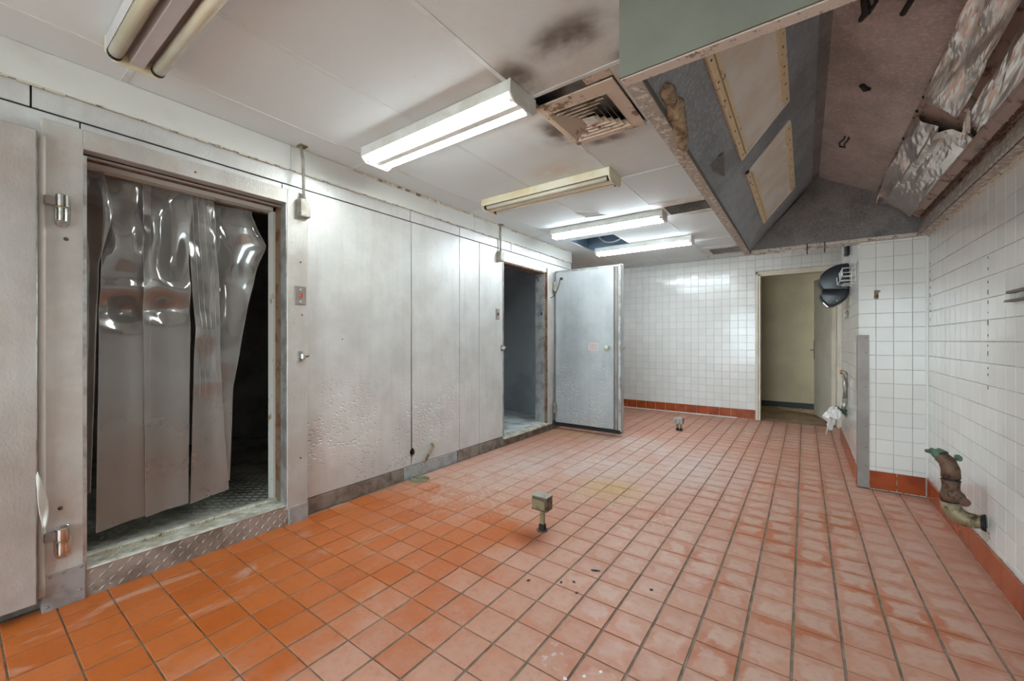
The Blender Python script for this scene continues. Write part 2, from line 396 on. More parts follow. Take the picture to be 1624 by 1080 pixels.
# ---------------------------------------------------------------- mesh helpers
class MB:
    """collects shapes in world metres; build() links them as ONE mesh object"""
    def __init__(self):
        self.v = []; self.f = []
    def add(self, vs, fs):
        o = len(self.v)
        self.v += [tuple(q) for q in vs]
        self.f += [tuple(i + o for i in f) for f in fs]
        return self
    def box(self, x0, x1, y0, y1, z0, z1):
        vs = [(x, y, z) for z in (z0, z1) for y in (y0, y1) for x in (x0, x1)]
        return self.add(vs, [(0, 2, 3, 1), (4, 5, 7, 6), (0, 1, 5, 4), (2, 6, 7, 3), (0, 4, 6, 2), (1, 3, 7, 5)])
    def prism(self, poly, axis, a, b):
        """poly: 2D outline; axis 'y' -> (x,z), 'x' -> (y,z), 'z' -> (x,y)"""
        def pt(p, t):
            return {'y': (p[0], t, p[1]), 'x': (t, p[0], p[1]), 'z': (p[0], p[1], t)}[axis]
        n = len(poly)
        vs = [pt(p, a) for p in poly] + [pt(p, b) for p in poly]
        fs = [tuple(range(n)), tuple(range(2 * n - 1, n - 1, -1))]
        fs += [(i, i + n, (i + 1) % n + n, (i + 1) % n) for i in range(n)]
        return self.add(vs, fs)
    def tube(self, path, r, n=8, cap=True):
        path = [Vector(p) for p in path]
        rs = r if isinstance(r, (list, tuple)) else [r] * len(path)
        vs = []; fs = []
        up = None
        for i, p in enumerate(path):
            if i == 0: d = path[1] - p
            elif i == len(path) - 1: d = p - path[i - 1]
            else: d = (path[i + 1] - p).normalized() + (p - path[i - 1]).normalized()
            d.normalize()
            if up is None:
                up = d.orthogonal().normalized()
            else:
                up = (up - d * up.dot(d))
                up = up.normalized() if up.length > 1e-6 else d.orthogonal().normalized()
            s = d.cross(up)
            for k in range(n):
                a = 2 * math.pi * k / n
                vs.append(p + (up * math.cos(a) + s * math.sin(a)) * rs[i])
        for i in range(len(path) - 1):
            for k in range(n):
                fs.append((i * n + k, i * n + (k + 1) % n, (i + 1) * n + (k + 1) % n, (i + 1) * n + k))
        if cap:
            fs.append(tuple(range(n - 1, -1, -1)))
            m = (len(path) - 1) * n
            fs.append(tuple(m + k for k in range(n)))
        return self.add(vs, fs)
    def grid(self, fn, nu, nv):
        vs = [fn(i / nu, j / nv) for j in range(nv + 1) for i in range(nu + 1)]
        w = nu + 1
        return self.add(vs, [(j * w + i, j * w + i + 1, (j + 1) * w + i + 1, (j + 1) * w + i) for j in range(nv) for i in range(nu)])
    def build(self, name, mat, parent=None, smooth=False, bevel=0.0, segs=1, origin=None, thick=0.0):
        if origin is None:
            if parent is not None:
                origin = wloc(parent)
            else:
                lo = [min(q[k] for q in self.v) for k in range(3)]
                hi = [max(q[k] for q in self.v) for k in range(3)]
                origin = Vector(((lo[0] + hi[0]) / 2, (lo[1] + hi[1]) / 2, lo[2]))
        origin = Vector(origin)
        me = bpy.data.meshes.new(name)
        me.from_pydata([tuple(Vector(q) - origin) for q in self.v], [], self.f)
        bm = bmesh.new(); bm.from_mesh(me)
        bmesh.ops.recalc_face_normals(bm, faces=bm.faces)
        bm.to_mesh(me); bm.free()
        if mat is not None:
            me.materials.append(MT[mat])
        if smooth:
            me.polygons.foreach_set('use_smooth', [True] * len(me.polygons))
        o = bpy.data.objects.new(name, me)
        COL.objects.link(o)
        if parent is not None:
            o.parent = parent
            o.location = origin - wloc(parent)
        else:
            o.location = origin
        if thick:
            m = o.modifiers.new('thickness', 'SOLIDIFY'); m.thickness = thick; m.offset = 0
        if bevel:
            m = o.modifiers.new('bevel', 'BEVEL'); m.width = bevel; m.segments = segs; m.limit_method = 'ANGLE'
        return o

def wloc(o):
    v = Vector(o.location)
    while o.parent is not None:
        o = o.parent
        v = v + Vector(o.location)
    return v

def tag(o, label, cat, group=None, kind=None):
    o['label'] = label
    o['category'] = cat
    if group: o['group'] = group
    if kind: o['kind'] = kind
    return o

def thing(name, loc, label, cat, group=None, kind=None):
    o = bpy.data.objects.new(name, None)
    o.empty_display_size = 0.05
    o.location = loc
    COL.objects.link(o)
    return tag(o, label, cat, group, kind)

def copy_tree(o, parent=None):
    c = o.copy()
    COL.objects.link(c)
    c.parent = parent
    for ch in [q for q in bpy.data.objects if q.parent == o]:
        copy_tree(ch, c)
    return c

def B(*a):
    return MB().box(*a)

def tile_geo(w, h, t, ch):
    """tile facing +z, top at z=0, centred, with a chamfered rim; returns verts, faces, uvs"""
    a, b = w / 2, h / 2
    top = [(-a + ch, -b + ch, 0), (a - ch, -b + ch, 0), (a - ch, b - ch, 0), (-a + ch, b - ch, 0)]
    mid = [(-a, -b, -ch * 0.7), (a, -b, -ch * 0.7), (a, b, -ch * 0.7), (-a, b, -ch * 0.7)]
    low = [(p[0], p[1], -t) for p in mid]
    vs = top + mid + low
    fs = [(0, 1, 2, 3)]
    for i in range(4):
        j = (i + 1) % 4
        fs.append((4 + i, 4 + j, j, i)); fs.append((8 + i, 8 + j, 4 + j, 4 + i))
    return vs, fs

_tilecache = {}
def tile_mesh(name, w, h, t, ch, mat):
    key = (name, round(w, 3), round(h, 3), mat)
    if key in _tilecache:
        return _tilecache[key]
    vs, fs = tile_geo(w, h, t, ch)
    me = bpy.data.meshes.new(name)
    me.from_pydata(vs, [], fs)
    uv = me.uv_layers.new(name='UVMap')
    for lp in me.loops:
        p = me.vertices[lp.vertex_index].co
        uv.data[lp.index].uv = (p.x / w + 0.5, p.y / h + 0.5)
    me.materials.append(MT[mat])
    _tilecache[key] = me
    return me

def lay_tiles(parent, name, items, t, ch, mat, limit=300, field='tile_field', tilt=0.0):
    """items: (matrix, w, h, centre). The ones showing largest become parts, the rest one stuff mesh."""
    scored = []
    for it in items:
        M, w, h = it
        cs = [M @ Vector((sx * w / 2, sy * h / 2, 0)) for sx, sy in ((-1, -1), (1, -1), (1, 1), (-1, 1))]
        pp = [project(*q) for q in cs]
        s = 0
        if all(pp):
            s = abs(sum(pp[i][0] * pp[(i + 1) % 4][1] - pp[(i + 1) % 4][0] * pp[i][1] for i in range(4))) / 2
            cx = sum(q[0] for q in pp) / 4; cy = sum(q[1] for q in pp) / 4
            if not (-10 < cx < 1634 and -10 < cy < 1090):
                s = 0
        scored.append((s, it))
    scored.sort(key=lambda q: -q[0])
    origin = wloc(parent)
    rest = []
    for k, (s, (M, w, h)) in enumerate(scored):
        if tilt:
            M = M @ Matrix.Rotation(random.gauss(0, tilt), 4, 'X') @ Matrix.Rotation(random.gauss(0, tilt), 4, 'Y')
        if k < limit and s > 30:
            o = bpy.data.objects.new(name, tile_mesh(name, w, h, t, ch, mat))
            COL.objects.link(o)
            o.parent = parent
            o.matrix_local = Matrix.Translation(-origin) @ M
        else:
            rest.append((M, w, h))
    if rest:
        vs = []; fs = []; uvs = []
        for M, w, h in rest:
            v, f = tile_geo(w, h, t, ch)
            o = len(vs)
            vs += [tuple(M @ Vector(q) - origin) for q in v]
            fs += [tuple(i + o for i in q) for q in f]
            uvs += [(q[0] / w + 0.5, q[1] / h + 0.5) for q in v]
        me = bpy.data.meshes.new(field)
        me.from_pydata(vs, [], fs)
        uv = me.uv_layers.new(name='UVMap')
        for lp in me.loops:
            uv.data[lp.index].uv = uvs[lp.vertex_index]
        me.materials.append(MT[mat])
        o = bpy.data.objects.new(field, me)
        COL.objects.link(o)
        o.parent = parent
        o['kind'] = 'stuff'

def face_matrix(origin, facing):
    """matrix with local z along the facing direction, local y up (or +Y for floors)"""
    if facing == '+z':
        R = Matrix.Identity(3)
    else:
        z = {'-y': Vector((0, -1, 0)), '-x': Vector((-1, 0, 0)), '+x': Vector((1, 0, 0)), '+y': Vector((0, 1, 0))}[facing]
        y = Vector((0, 0, 1)); x = y.cross(z)
        R = Matrix((x, y, z)).transposed()
    return Matrix.Translation(origin) @ R.to_4x4()

# ================================================================ dimensions
XL, XR = -2.79, 0.767            # cooler panel face, right tiled wall
YB, YF = 7.15, -3.2              # back wall, wall behind the camera
ZC = 2.50
XW = -4.6                        # far left side beyond the cooler box
YE = 5.37                        # end of the cooler box
OP1 = (0.372, 1.29, 2.09)        # opening of the near cooler: y0, y1, top
OP2 = (3.70, 4.64, 2.10)
DR = (-0.54, 0.36, 2.18)         # doorway in the back wall

# ================================================================ floor
fl = B(XW, XR + 0.2, YF, YB + 0.12, -0.12, -0.004).build('floor', 'grout')
tag(fl, 'red quarry tile floor with grey grout and white wear', 'floor', kind='structure')
items = []
PX, PY, X0, Y0 = 0.1605, 0.1625, -1.002, 1.2656
drain_c = (-2.70, 2.385)
for j in range(-24, 13):
    for i in range(-29, 38):
        x0, x1 = X0 + j * PX, X0 + (j + 1) * PX
        y0, y1 = Y0 + i * PY, Y0 + (i + 1) * PY
        lim0 = XL + 0.005 if y0 < YE else XW
        lim1 = XR - 0.004 if y1 < 4.40 else (0.355 if y0 < 6.35 else 0.43)
        cx0, cx1 = max(x0, lim0), min(x1, lim1)
        cy0, cy1 = max(y0, YF), min(y1, YB)
        if y0 < 4.38 < y1 and cx0 > 0.36:
            cy1 = 4.376
        if cx1 - cx0 < 0.02 or cy1 - cy0 < 0.02:
            continue
        w, h = cx1 - cx0 - 0.010, cy1 - cy0 - 0.006
        c = ((cx0 + cx1) / 2, (cy0 + cy1) / 2)
        items.append((face_matrix((c[0], c[1], random.uniform(-0.0008, 0.0008)), '+z'), round(w, 3), round(h, 3)))
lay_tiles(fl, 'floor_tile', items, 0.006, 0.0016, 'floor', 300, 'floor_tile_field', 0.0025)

# ================================================================ ceiling
cl = MB()
XLN = [XW, -3.80, -3.165, -2.525, -1.89, -1.22, -0.585, 0.05, 0.69, XR + 0.1]
YMAIN = [YF, -2.0, -0.75, 0.52, 1.80, 3.08, 4.30, 5.55, 6.80, YB]
YMID = [YF, -2.0, -0.75, 0.52, 1.83, 2.44, 3.16, 3.93, 4.47, 5.74, 6.20, 6.85, YB]
bars = []
for x in XLN[1:-1]:
    y0 = YF if x > XL else YE
    y1 = YB
    if x > -0.46:
        bars.append((x - 0.012, x + 0.012, YF, 1.19)); y0 = 4.385
    bars.append((x - 0.012, x + 0.012, y0, y1))
panels = []
def hood_cut(x0, x1, y0, y1):
    """panels stop at the hood's outline"""
    if x1 <= -0.46 or y1 <= 1.2 or y0 >= 4.38:
        return [(x0, x1, y0, y1)]
    out = []
    if x0 < -0.46: out.append((x0, -0.46, y0, y1))
    if y0 < 1.2: out.append((max(x0, -0.46), x1, y0, 1.2))
    if y1 > 4.38: out.append((max(x0, -0.46), x1, 4.38, y1))
    return out
for k in range(len(XLN) - 1):
    x0, x1 = XLN[k], XLN[k + 1]
    ys = YMAIN if x1 <= -1.2 else YMID
    for q in range(len(ys) - 1):
        y0, y1 = ys[q], ys[q + 1]
        cy0 = y0
        if x0 < XL:
            if y1 <= YE: continue
            cx0 = x0
            if x1 > XL and y0 < YE: cx0 = x0; cy0 = max(y0, YE)
            panels.append((cx0, x1, cy0, y1))
            continue
        pieces = hood_cut(x0, x1, y0, y1)
        for p in pieces: panels.append(p)
        if q:
            xa = x0
            if x0 < -0.46 or y0 < 1.2 or y0 > 4.38:
                xb = min(x1, -0.46) if (1.2 < y0 < 4.38) else x1
                bars.append((xa, xb, y0 - 0.012, y0 + 0.012))
for y in (0.52, 1.80, 3.08, 4.30):          # narrow strip against the cooler fascia
    bars.append((XL, -2.525, y - 0.012, y + 0.012))
for q in range(len(YMAIN) - 1):
    if YMAIN[q] < YE:
        panels.append((XL, -2.525, YMAIN[q], min(YMAIN[q + 1], YE)))
for b in bars:
    cl.box(b[0], b[1], b[2], b[3], ZC - 0.002, ZC + 0.014)
ce = cl.build('ceiling', 'bar')
tag(ce, 'white suspended ceiling grid with soot stained boards', 'ceiling', kind='structure')
VENTS = [(-1.22, -0.585, 1.83, 2.44), (-1.22, -0.585, 3.93, 4.47), (-1.22, -0.585, 6.20, 6.85)]
HOLE = (-2.525, -1.89, 4.78, 5.55)
def inside(p, r):
    cx, cy = (p[0] + p[1]) / 2, (p[2] + p[3]) / 2
    return r[0] < cx < r[1] and r[2] < cy < r[3]
for p in panels:
    if any(inside(p, v) for v in VENTS):
        continue
    if p[1] <= -2.5 and p[0] == XLN[2] and p[2] < YE - 0.01:
        continue
    if abs(p[0] - HOLE[0]) < 0.01 and p[2] < HOLE[2] and p[3] > HOLE[2]:
        p = (p[0], p[1], p[2], HOLE[2])
    if p[1] - p[0] < 0.03 or p[3] - p[2] < 0.03:
        continue
    sag = random.uniform(-0.001, 0.001)
    if abs(p[0] + 1.89) < 0.01 and p[2] < 3.8 < p[3]:      # board with the torn corner
        a0, a1, b0, b1 = p[0] + 0.004, p[1] - 0.004, p[2] + 0.004, p[3] - 0.004
        MB().prism([(a0, b0), (a1, b0), (a1, b1), (a0, b1), (a0, 3.95), (-1.66, 4.0), (-1.74, 3.86), (-1.82, 3.78), (a0, 3.73)], 'z', ZC + 0.001, ZC + 0.013).build('ceiling_panel', 'ceil', ce)
        continue
    B(p[0] + 0.004, p[1] - 0.004, p[2] + 0.004, p[3] - 0.004, ZC + 0.001 + sag, ZC + 0.013 + sag).build('ceiling_panel', 'ceil', ce, bevel=0.002)
rd = B(XW - 0.1, XR + 0.3, YF - 0.1, YB + 0.1, 2.74, 2.8).build('roof_deck', 'plenum')
B(-2.62, -1.80, 5.565, 5.59, 2.505, 2.74).build('bulkhead', 'plenum', rd)
B(-2.62, -2.60, 4.7, 5.59, 2.505, 2.74).build('bulkhead', 'plenum', rd)
tag(rd, 'blue grey roof deck above the missing ceiling board', 'deck', kind='structure')
# duct boot above each vent keeps the openings dark
# ================================================================ walls around
def wall(name, mb, mat, label):
    o = mb.build(name, mat)
    return tag(o, label, 'wall', kind='structure')
wr = wall('wall_right', B(XR + 0.006, XR + 0.18, YF, 4.36, 0, 3.05), 'wgrout', 'white tiled wall beside the hood with old black joints')
items = []
PW = 0.1125
zl = [0.145] + [0.1815 + PW * k for k in range(17)] + [2.02]
yl = [4.372 - PW * k for k in range(68)]
for a in range(len(yl) - 1):
    for b in range(len(zl) - 1):
        w, h = yl[a] - yl[a + 1] - 0.003, zl[b + 1] - zl[b] - 0.003
        if h < 0.01: continue
        items.append((face_matrix((XR, (yl[a] + yl[a + 1]) / 2, (zl[b] + zl[b + 1]) / 2), '-x'), round(w, 3), round(h, 3)))
lay_tiles(wr, 'wall_tile', items, 0.007, 0.0014, 'wtile', 300, 'wall_tile_field', 0.004)
# open joint with crumbling dark grout
m = MB()
for k in range(13):
    z = 0.95 + k * 0.055 + random.uniform(-0.015, 0.015)
    m.box(XR - 0.0015, XR + 0.002, 3.133 + random.uniform(-0.002, 0.002), 3.1355 + random.uniform(0, 0.0025), z, z + random.uniform(0.006, 0.026))
for k in range(8):
    z = 1.35 + k * 0.06
    m.box(XR - 0.0015, XR + 0.002, 4.325, 4.331, z, z + random.uniform(0.008, 0.03))
m.build('joint_gap', 'blackm', wr)['kind'] = 'stuff'

wb = MB()
wb.box(XW, DR[0] - 0.0, YB + 0.006, YB + 0.15, 0, 3.05)
wb.box(DR[0], DR[1], YB + 0.006, YB + 0.15, DR[2], 3.05)
wb.box(DR[1], XR + 0.2, YB + 0.006, YB + 0.15, 0, 3.05)
wb = wall('wall_back', wb, 'wgrout', 'white glazed tile wall around the cream doorway')
items = []
xl = [-0.606 - PW * k * 1.012 for k in range(36)]
zl = [0.145 + 0.1137 * k for k in range(21)] + [2.497]
for a in range(len(xl) - 1):
    for b in range(len(zl) - 1):
        w, h = xl[a] - xl[a + 1] - 0.0028, zl[b + 1] - zl[b] - 0.0028
        if h < 0.01: continue
        items.append((face_matrix(((xl[a] + xl[a + 1]) / 2, YB, (zl[b] + zl[b + 1]) / 2), '-y'), round(w, 3), round(h, 3)))
for a in range(11):
    x0 = -0.606 + 0.1138 * a
    for b in range(18, 21):
        z0 = max(zl[b], 2.245)
        h = zl[b + 1] - z0 - 0.0028
        if h < 0.01: continue
        items.append((face_matrix((x0 + 0.0569, YB, (z0 + zl[b + 1]) / 2), '-y'), 0.111, round(h, 3)))
lay_tiles(wb, 'wall_tile', items, 0.007, 0.0014, 'wtile', 300, 'wall_tile_field', 0.006)

pr = MB()
pr.box(0.366, XR + 0.2, 4.386, 6.35, 0, 3.05)
pr.box(0.46, XR + 0.2, 6.35, YB + 0.006, 0, 3.05)
wp = wall('wall_pier', pr, 'wgrout', 'white tiled pier with steel corner guard beyond the hood')
items = []
zl = [0.145] + [0.1815 + PW * k for k in range(20)]
xl = [0.36, 0.466, 0.571, 0.68, 0.764]
for a in range(4):
    for b in range(len(zl) - 1):
        items.append((face_matrix(((xl[a] + xl[a + 1]) / 2, 4.38, (zl[b] + zl[b + 1]) / 2), '-y'), round(xl[a + 1] - xl[a] - 0.003, 3), round(zl[b + 1] - zl[b] - 0.003, 3)))
lay_tiles(wp, 'wall_tile', items, 0.007, 0.0014, 'wtile', 300, 'pier_front_tile_field', 0.004)
items = []
for a in range(17):
    for b in range(len(zl) - 1):
        items.append((face_matrix((0.36, 4.386 + PW * (a + 0.5), (zl[b] + zl[b + 1]) / 2), '-x'), round(PW - 0.003, 3), round(zl[b + 1] - zl[b] - 0.003, 3)))
lay_tiles(wp, 'side_tile', items, 0.007, 0.0014, 'wtile', 0, 'pier_side_tile_field', 0.004)
B(0.752, XR - 0.0005, 4.368, 4.379, 0.16, 2.0).build('corner_bead', 'wtile', wp, bevel=0.003)

# baseboards of red glazed tile
def baseboard(name, label, facing, fixed, a0, a1, top, step=0.163, cap=False):
    depth = 0.012
    if facing == '-y':
        o = B(a0, a1, fixed - depth + 0.004, fixed + 0.004, 0, top - 0.004).build(name, 'caulk')
    else:
        o = B(fixed - depth + 0.004, fixed + 0.004, a0, a1, 0, top - 0.004).build(name, 'caulk')
    tag(o, label, 'baseboard', kind='structure')
    n = max(1, round((a1 - a0) / step)); st = (a1 - a0) / n
    items = []
    for k in range(n):
        c = a0 + st * (k + 0.5)
        org = (c, fixed - depth, top / 2 + 0.003) if facing == '-y' else (fixed - depth, c, top / 2 + 0.003)
        items.append((face_matrix(org, facing), round(st - 0.004, 3), round(top - 0.008, 3)))
    lay_tiles(o, 'baseboard_tile', items, 0.008, 0.003, 'base', 300, 'baseboard_tile_field', 0.003)
    return o
baseboard('baseboard_back', 'red glazed tile baseboard under the far white tiled wall', '-y', YB, -3.9, -0.606, 0.145)
baseboard('baseboard_right', 'red tile baseboard under the iron pipe wall', '-x', XR, YF, 4.36, 0.150, 0.162)
baseboard('baseboard_pier', 'red glazed baseboard at the foot of the pier front', '-y', 4.38, 0.425, 0.752, 0.150, 0.164)
baseboard('baseboard_side', 'red tile baseboard along the pier side by the doorway', '-x', 0.36, 4.40, 6.34, 0.150)
o = B(-3.9, -0.85, YB - 0.030, YB - 0.012, 0.0, 0.016).build('trim_5', 'lampw', bevel=0.004)
tag(o, 'thin white strip at the foot of the far red baseboard', 'trim', kind='structure')

m = MB()
m.box(XW, WIN[0], YF - 0.12, YF, 0, 3.05); m.box(WIN[1], XR + 0.2, YF - 0.12, YF, 0, 3.05)
m.box(WIN[0], WIN[1], YF - 0.12, YF, 0, WIN[2]); m.box(WIN[0], WIN[1], YF - 0.12, YF, WIN[3], 3.05)
wf = wall('wall_front', m, 'fascia', 'white wall with a wide glazed opening behind the viewpoint')
wn = thing('window_front_offscreen', ((WIN[0] + WIN[1]) / 2, YF - 0.06, WIN[2]), 'wide aluminium framed shopfront window behind the viewpoint', 'window', kind='structure')
for k in range(4):
    x = WIN[0] + k * (WIN[1] - WIN[0]) / 3
    B(max(x - 0.025, WIN[0]), min(x + 0.025, WIN[1]), YF - 0.09, YF - 0.03, WIN[2], WIN[3]).build('mullion', 'alu', wn)
for z in (WIN[2], WIN[3] - 0.05):
    B(WIN[0], WIN[1], YF - 0.09, YF - 0.03, z, z + 0.05).build('rail', 'alu', wn)
og = B(-12, 12, -20, YF - 0.12, -0.2, -0.05).build('ground_outside', 'wgrout')
tag(og, 'pale concrete apron outside the shopfront window', 'ground', kind='structure')
ws = wall('wall_side', B(XW - 0.12, XW, YE, YB + 0.15, 0, 3.05), 'fascia', 'plain side wall beyond the cooler end')

# ================================================================ cooler front (wall_left)
m = MB()
TB = -2.94
m.box(TB, -2.80, YF, OP1[0], 0, 2.47)
m.box(TB, -2.80, OP1[0], OP1[1], OP1[2], 2.47)
HC = (2.385, 0.222)                                # open pipe hole through the cooler front
m.box(TB, -2.80, OP1[1], HC[0] - 0.04, 0, 2.47); m.box(TB, -2.80, HC[0] + 0.04, OP2[0], 0, 2.47)
m.box(TB, -2.80, HC[0] - 0.04, HC[0] + 0.04, 0, HC[1] - 0.045); m.box(TB, -2.80, HC[0] - 0.04, HC[0] + 0.04, HC[1] + 0.045, 2.47)
m.box(TB, -2.80, OP2[0], OP2[1], OP2[2], 2.47)
m.box(TB, -2.80, OP2[1], YE, 0, 2.47)
m.box(XW, -2.80, YE - 0.10, YE, 0, 3.05)
m.box(-2.94, -2.80, YF, YE, 2.47, 3.05)
wl = wall('wall_left', m, 'dark', 'embossed aluminium cooler front with panel seams')
g = 0.0035
for (y0, y1) in [(YF, -1.0), (-1.0, 0.372), (2.984, 3.288), (3.288, OP2[0]), (OP2[1], YE)]:
    B(-2.80, XL, y0 + g, y1 - g, 0.11, 2.232).build('wall_panel', 'panel', wl, bevel=0.0015)
def hole_y(z, side):                                # half width of the ragged hole at height z
    q = max(0.0, 1 - ((z - HC[1]) / 0.034) ** 2)
    return HC[0] + side * 0.026 * math.sqrt(q)
def notch(edge, side):
    zs = [HC[1] - 0.034 + 0.068 * k / 14 for k in range(15)]
    return [(max(edge, hole_y(z, 1)) if side > 0 else min(edge, hole_y(z, -1)), z) for z in zs]
MB().prism([(OP1[1] + g, 0.11), (2.372 - g, 0.11)] + notch(2.372 - g, -1) + [(2.372 - g, 2.232), (OP1[1] + g, 2.232)], 'x', -2.80, XL).build('wall_panel', 'panel', wl)
MB().prism([(2.984 - g, 2.232), (2.372 + g, 2.232)] + notch(2.372 + g, 1)[::-1] + [(2.372 + g, 0.11), (2.984 - g, 0.11)], 'x', -2.80, XL).build('wall_panel', 'panel', wl)
B(-2.80, XL, OP2[0], OP2[1], OP2[2], 2.232).build('wall_panel', 'panel', wl, bevel=0.0015)
B(-2.80, XL, 0.374, 1.288, 2.15, 2.232).build('wall_panel', 'panel', wl, bevel=0.0015)
ys = [YF, -1.0, 0.22, 1.43, 2.362, 2.984, 3.86, 4.50, YE]
for a, b in zip(ys, ys[1:]):
    B(-2.80, XL, a + g, b - g, 2.240, 2.337).build('top_panel', 'panel', wl, bevel=0.0015)
ys = [(YF, 0.25, 'kick'), (1.43, 2.15, 'kick'), (2.15, 2.285, 'kick'), (2.285, 2.95, 'kickb'), (2.95, 3.28, 'kick'), (3.28, OP2[0], 'kick'), (OP2[0], OP2[1], 'kick'), (OP2[1], YE, 'kick')]
for a, b, mt in ys:
    top = 0.104 if a != OP2[0] else 0.075
    B(-2.80, -2.784, a + g, b - g, 0.0, top).build('kick_plate', mt, wl, bevel=0.0015)
# rivets on the bright kick plate
for y in (2.33, 2.48, 2.62, 2.75, 2.9):
    for z in (0.02, 0.09):
        MB().tube([(-2.785, y, z), (-2.781, y, z)], 0.005, 6).build('rivet', 'steel', wl)
# hairline dents on the big panel
o = MB()
for (y, z, s) in [(1.72, 1.21, 0.017)]:
    o.tube([(XL - 0.004, y, z), (XL + 0.0012, y, z)], [s * 0.6, s * 0.35], 7)
o.build('puncture', 'kick', wl)

fa = MB()
for a, b in [(YF, 1.34), (1.34, 3.2), (3.2, YE)]:
    fa.box(-2.81, -2.777, a + 0.001, b - 0.001, 2.338, ZC)
fa = fa.build('trim_1', 'fascia', bevel=0.002)
tag(fa, 'white painted fascia board between cooler top and ceiling', 'trim', kind='structure')
# flaking caulk line under the ceiling and under the fascia
m = MB()
y = 0.0
while y < YE - 0.1:
    l = random.uniform(0.03, 0.16)
    m.box(-2.780, -2.7755, y, y + l, 2.334 - random.uniform(0, 0.006), 2.340)
    if y > 1.8:
        m.box(-2.778, -2.7735, y, y + l, 2.488 - random.uniform(0, 0.012), 2.4995)
    y += l + random.uniform(0.0, 0.05)
m.build('caulk_bead', 'caulk', fa)['kind'] = 'stuff'

# ---- cooler rooms
m = MB()
m.box(-5.2, -5.1, -0.7, 2.75, 0, 2.45); m.box(-5.2, TB, -0.8, -0.7, 0, 2.45); m.box(-5.2, TB, 2.75, 2.85, 0, 2.45)
m.box(-5.2, TB, -0.8, 2.85, 2.40, 2.45)
c1 = wall('wall_cooler_near', m, 'coolin', 'dark lining of the near walk in cooler')
m = MB()
m.box(-4.5, -4.4, 3.2, 5.27, 0, 2.45); m.box(-4.5, TB, 3.1, 3.2, 0, 2.45); m.box(-4.5, TB, 5.24, 5.268, 0.0, 2.45)
m.box(-4.5, TB, 3.1, 5.27, 2.36, 2.42)
c2 = wall('wall_cooler_far', m, 'coolin2', 'grey blue lining of the far walk in cooler')
o = B(-4.4, TB, 3.2, 5.24, 0.0, 0.088).build('floor_cooler_far', 'coolfl2')
tag(o, 'pale sheet metal floor inside the far cooler', 'floor', kind='structure')
B(-4.35, -2.96, 4.45, 4.455, 0.088, 0.0895).build('floor_seam', 'coolin', o)

def lozenges(mb, fn, na, nb, pa, pb, l=0.026, w=0.0075, h=0.0022):
    """raised diamonds alternating at 45 degrees on a plane; fn(a,b,h) -> world"""
    for i in range(na):
        for j in range(nb):
            ca, cb = (i + 0.5) * pa, (j + 0.5) * pb
            s = 1 if (i + j) % 2 else -1
            d = (math.cos(0.72), s * math.sin(0.72)); n = (-d[1], d[0])
            ring = [(ca + d[0] * l / 2, cb + d[1] * l / 2), (ca + n[0] * w / 2, cb + n[1] * w / 2), (ca - d[0] * l / 2, cb - d[1] * l / 2), (ca - n[0] * w / 2, cb - n[1] * w / 2)]
            vs = [fn(a, b, 0) for a, b in ring] + [fn(ca + d[0] * l * 0.3, cb + d[1] * l * 0.3, h), fn(ca - d[0] * l * 0.3, cb - d[1] * l * 0.3, h)]
            mb.add(vs, [(0, 1, 4), (1, 2, 5), (1, 5, 4), (2, 3, 5), (3, 0, 4), (3, 4, 5)])
fc = B(-5.1, -2.88, -0.7, 2.75, 0.0, 0.135).build('floor_cooler_near', 'diamondf')
tag(fc, 'diamond plate floor inside the near cooler', 'floor', kind='structure')
m = MB()
lozenges(m, lambda a, b, h: (-2.90 - a, 0.1 + b, 0.135 + h), 26, 42, 0.040, 0.034, 0.036, 0.011, 0.003)
o = m.build('raised_diamonds', 'diamondf', fc); o['kind'] = 'stuff'

# ---- near cooler door frame
FX = -2.72
tf = thing('trim_2', (FX, 0.83, 0), 'embossed aluminium frame around the near cooler doorway', 'door frame', kind='structure')
B(-2.80, FX, 0.245, OP1[0], 0.10, 2.18).build('jamb', 'framem', tf, bevel=0.002)
B(-2.80, FX, OP1[1], 1.423, 0.10, 2.18).build('jamb', 'framem', tf, bevel=0.002)
B(-2.80, FX + 0.001, OP1[0], OP1[1], OP1[2], 2.18).build('lintel', 'framem', tf, bevel=0.002)
B(-2.80, FX + 0.004, 0.245, 0.378, 0.0, 0.165).build('foot_plate', 'kickb', tf, bevel=0.0015)
B(-2.80, FX + 0.004, 1.30, 1.425, 0.0, 0.115).build('foot_plate', 'kickb', tf, bevel=0.0015)
for (y, z) in [(0.262, 0.02), (0.36, 0.05), (0.27, 0.15), (0.31, 0.153), (0.362, 0.155), (1.315, 0.02), (1.41, 0.02), (1.315, 0.10), (1.41, 0.10)]:
    MB().tube([(FX + 0.003, y, z), (FX + 0.009, y, z)], [0.007, 0.004], 8).build('screw', 'steel', tf, smooth=True)
for (y, z) in [(0.318, 1.66), (0.30, 0.445)]:
    MB().tube([(FX - 0.002, y, z), (FX + 0.008, y, z)], [0.010, 0.006], 8).build('bolt_head', 'rustpipe', tf, smooth=True)
for (y, z) in [(0.80, 2.125), (1.375, 1.72), (1.385, 1.37), (1.375, 0.42)]:
    MB().tube([(FX - 0.004, y, z), (FX + 0.002, y, z)], 0.006, 8).build('screw_hole', 'rustpipe', tf)
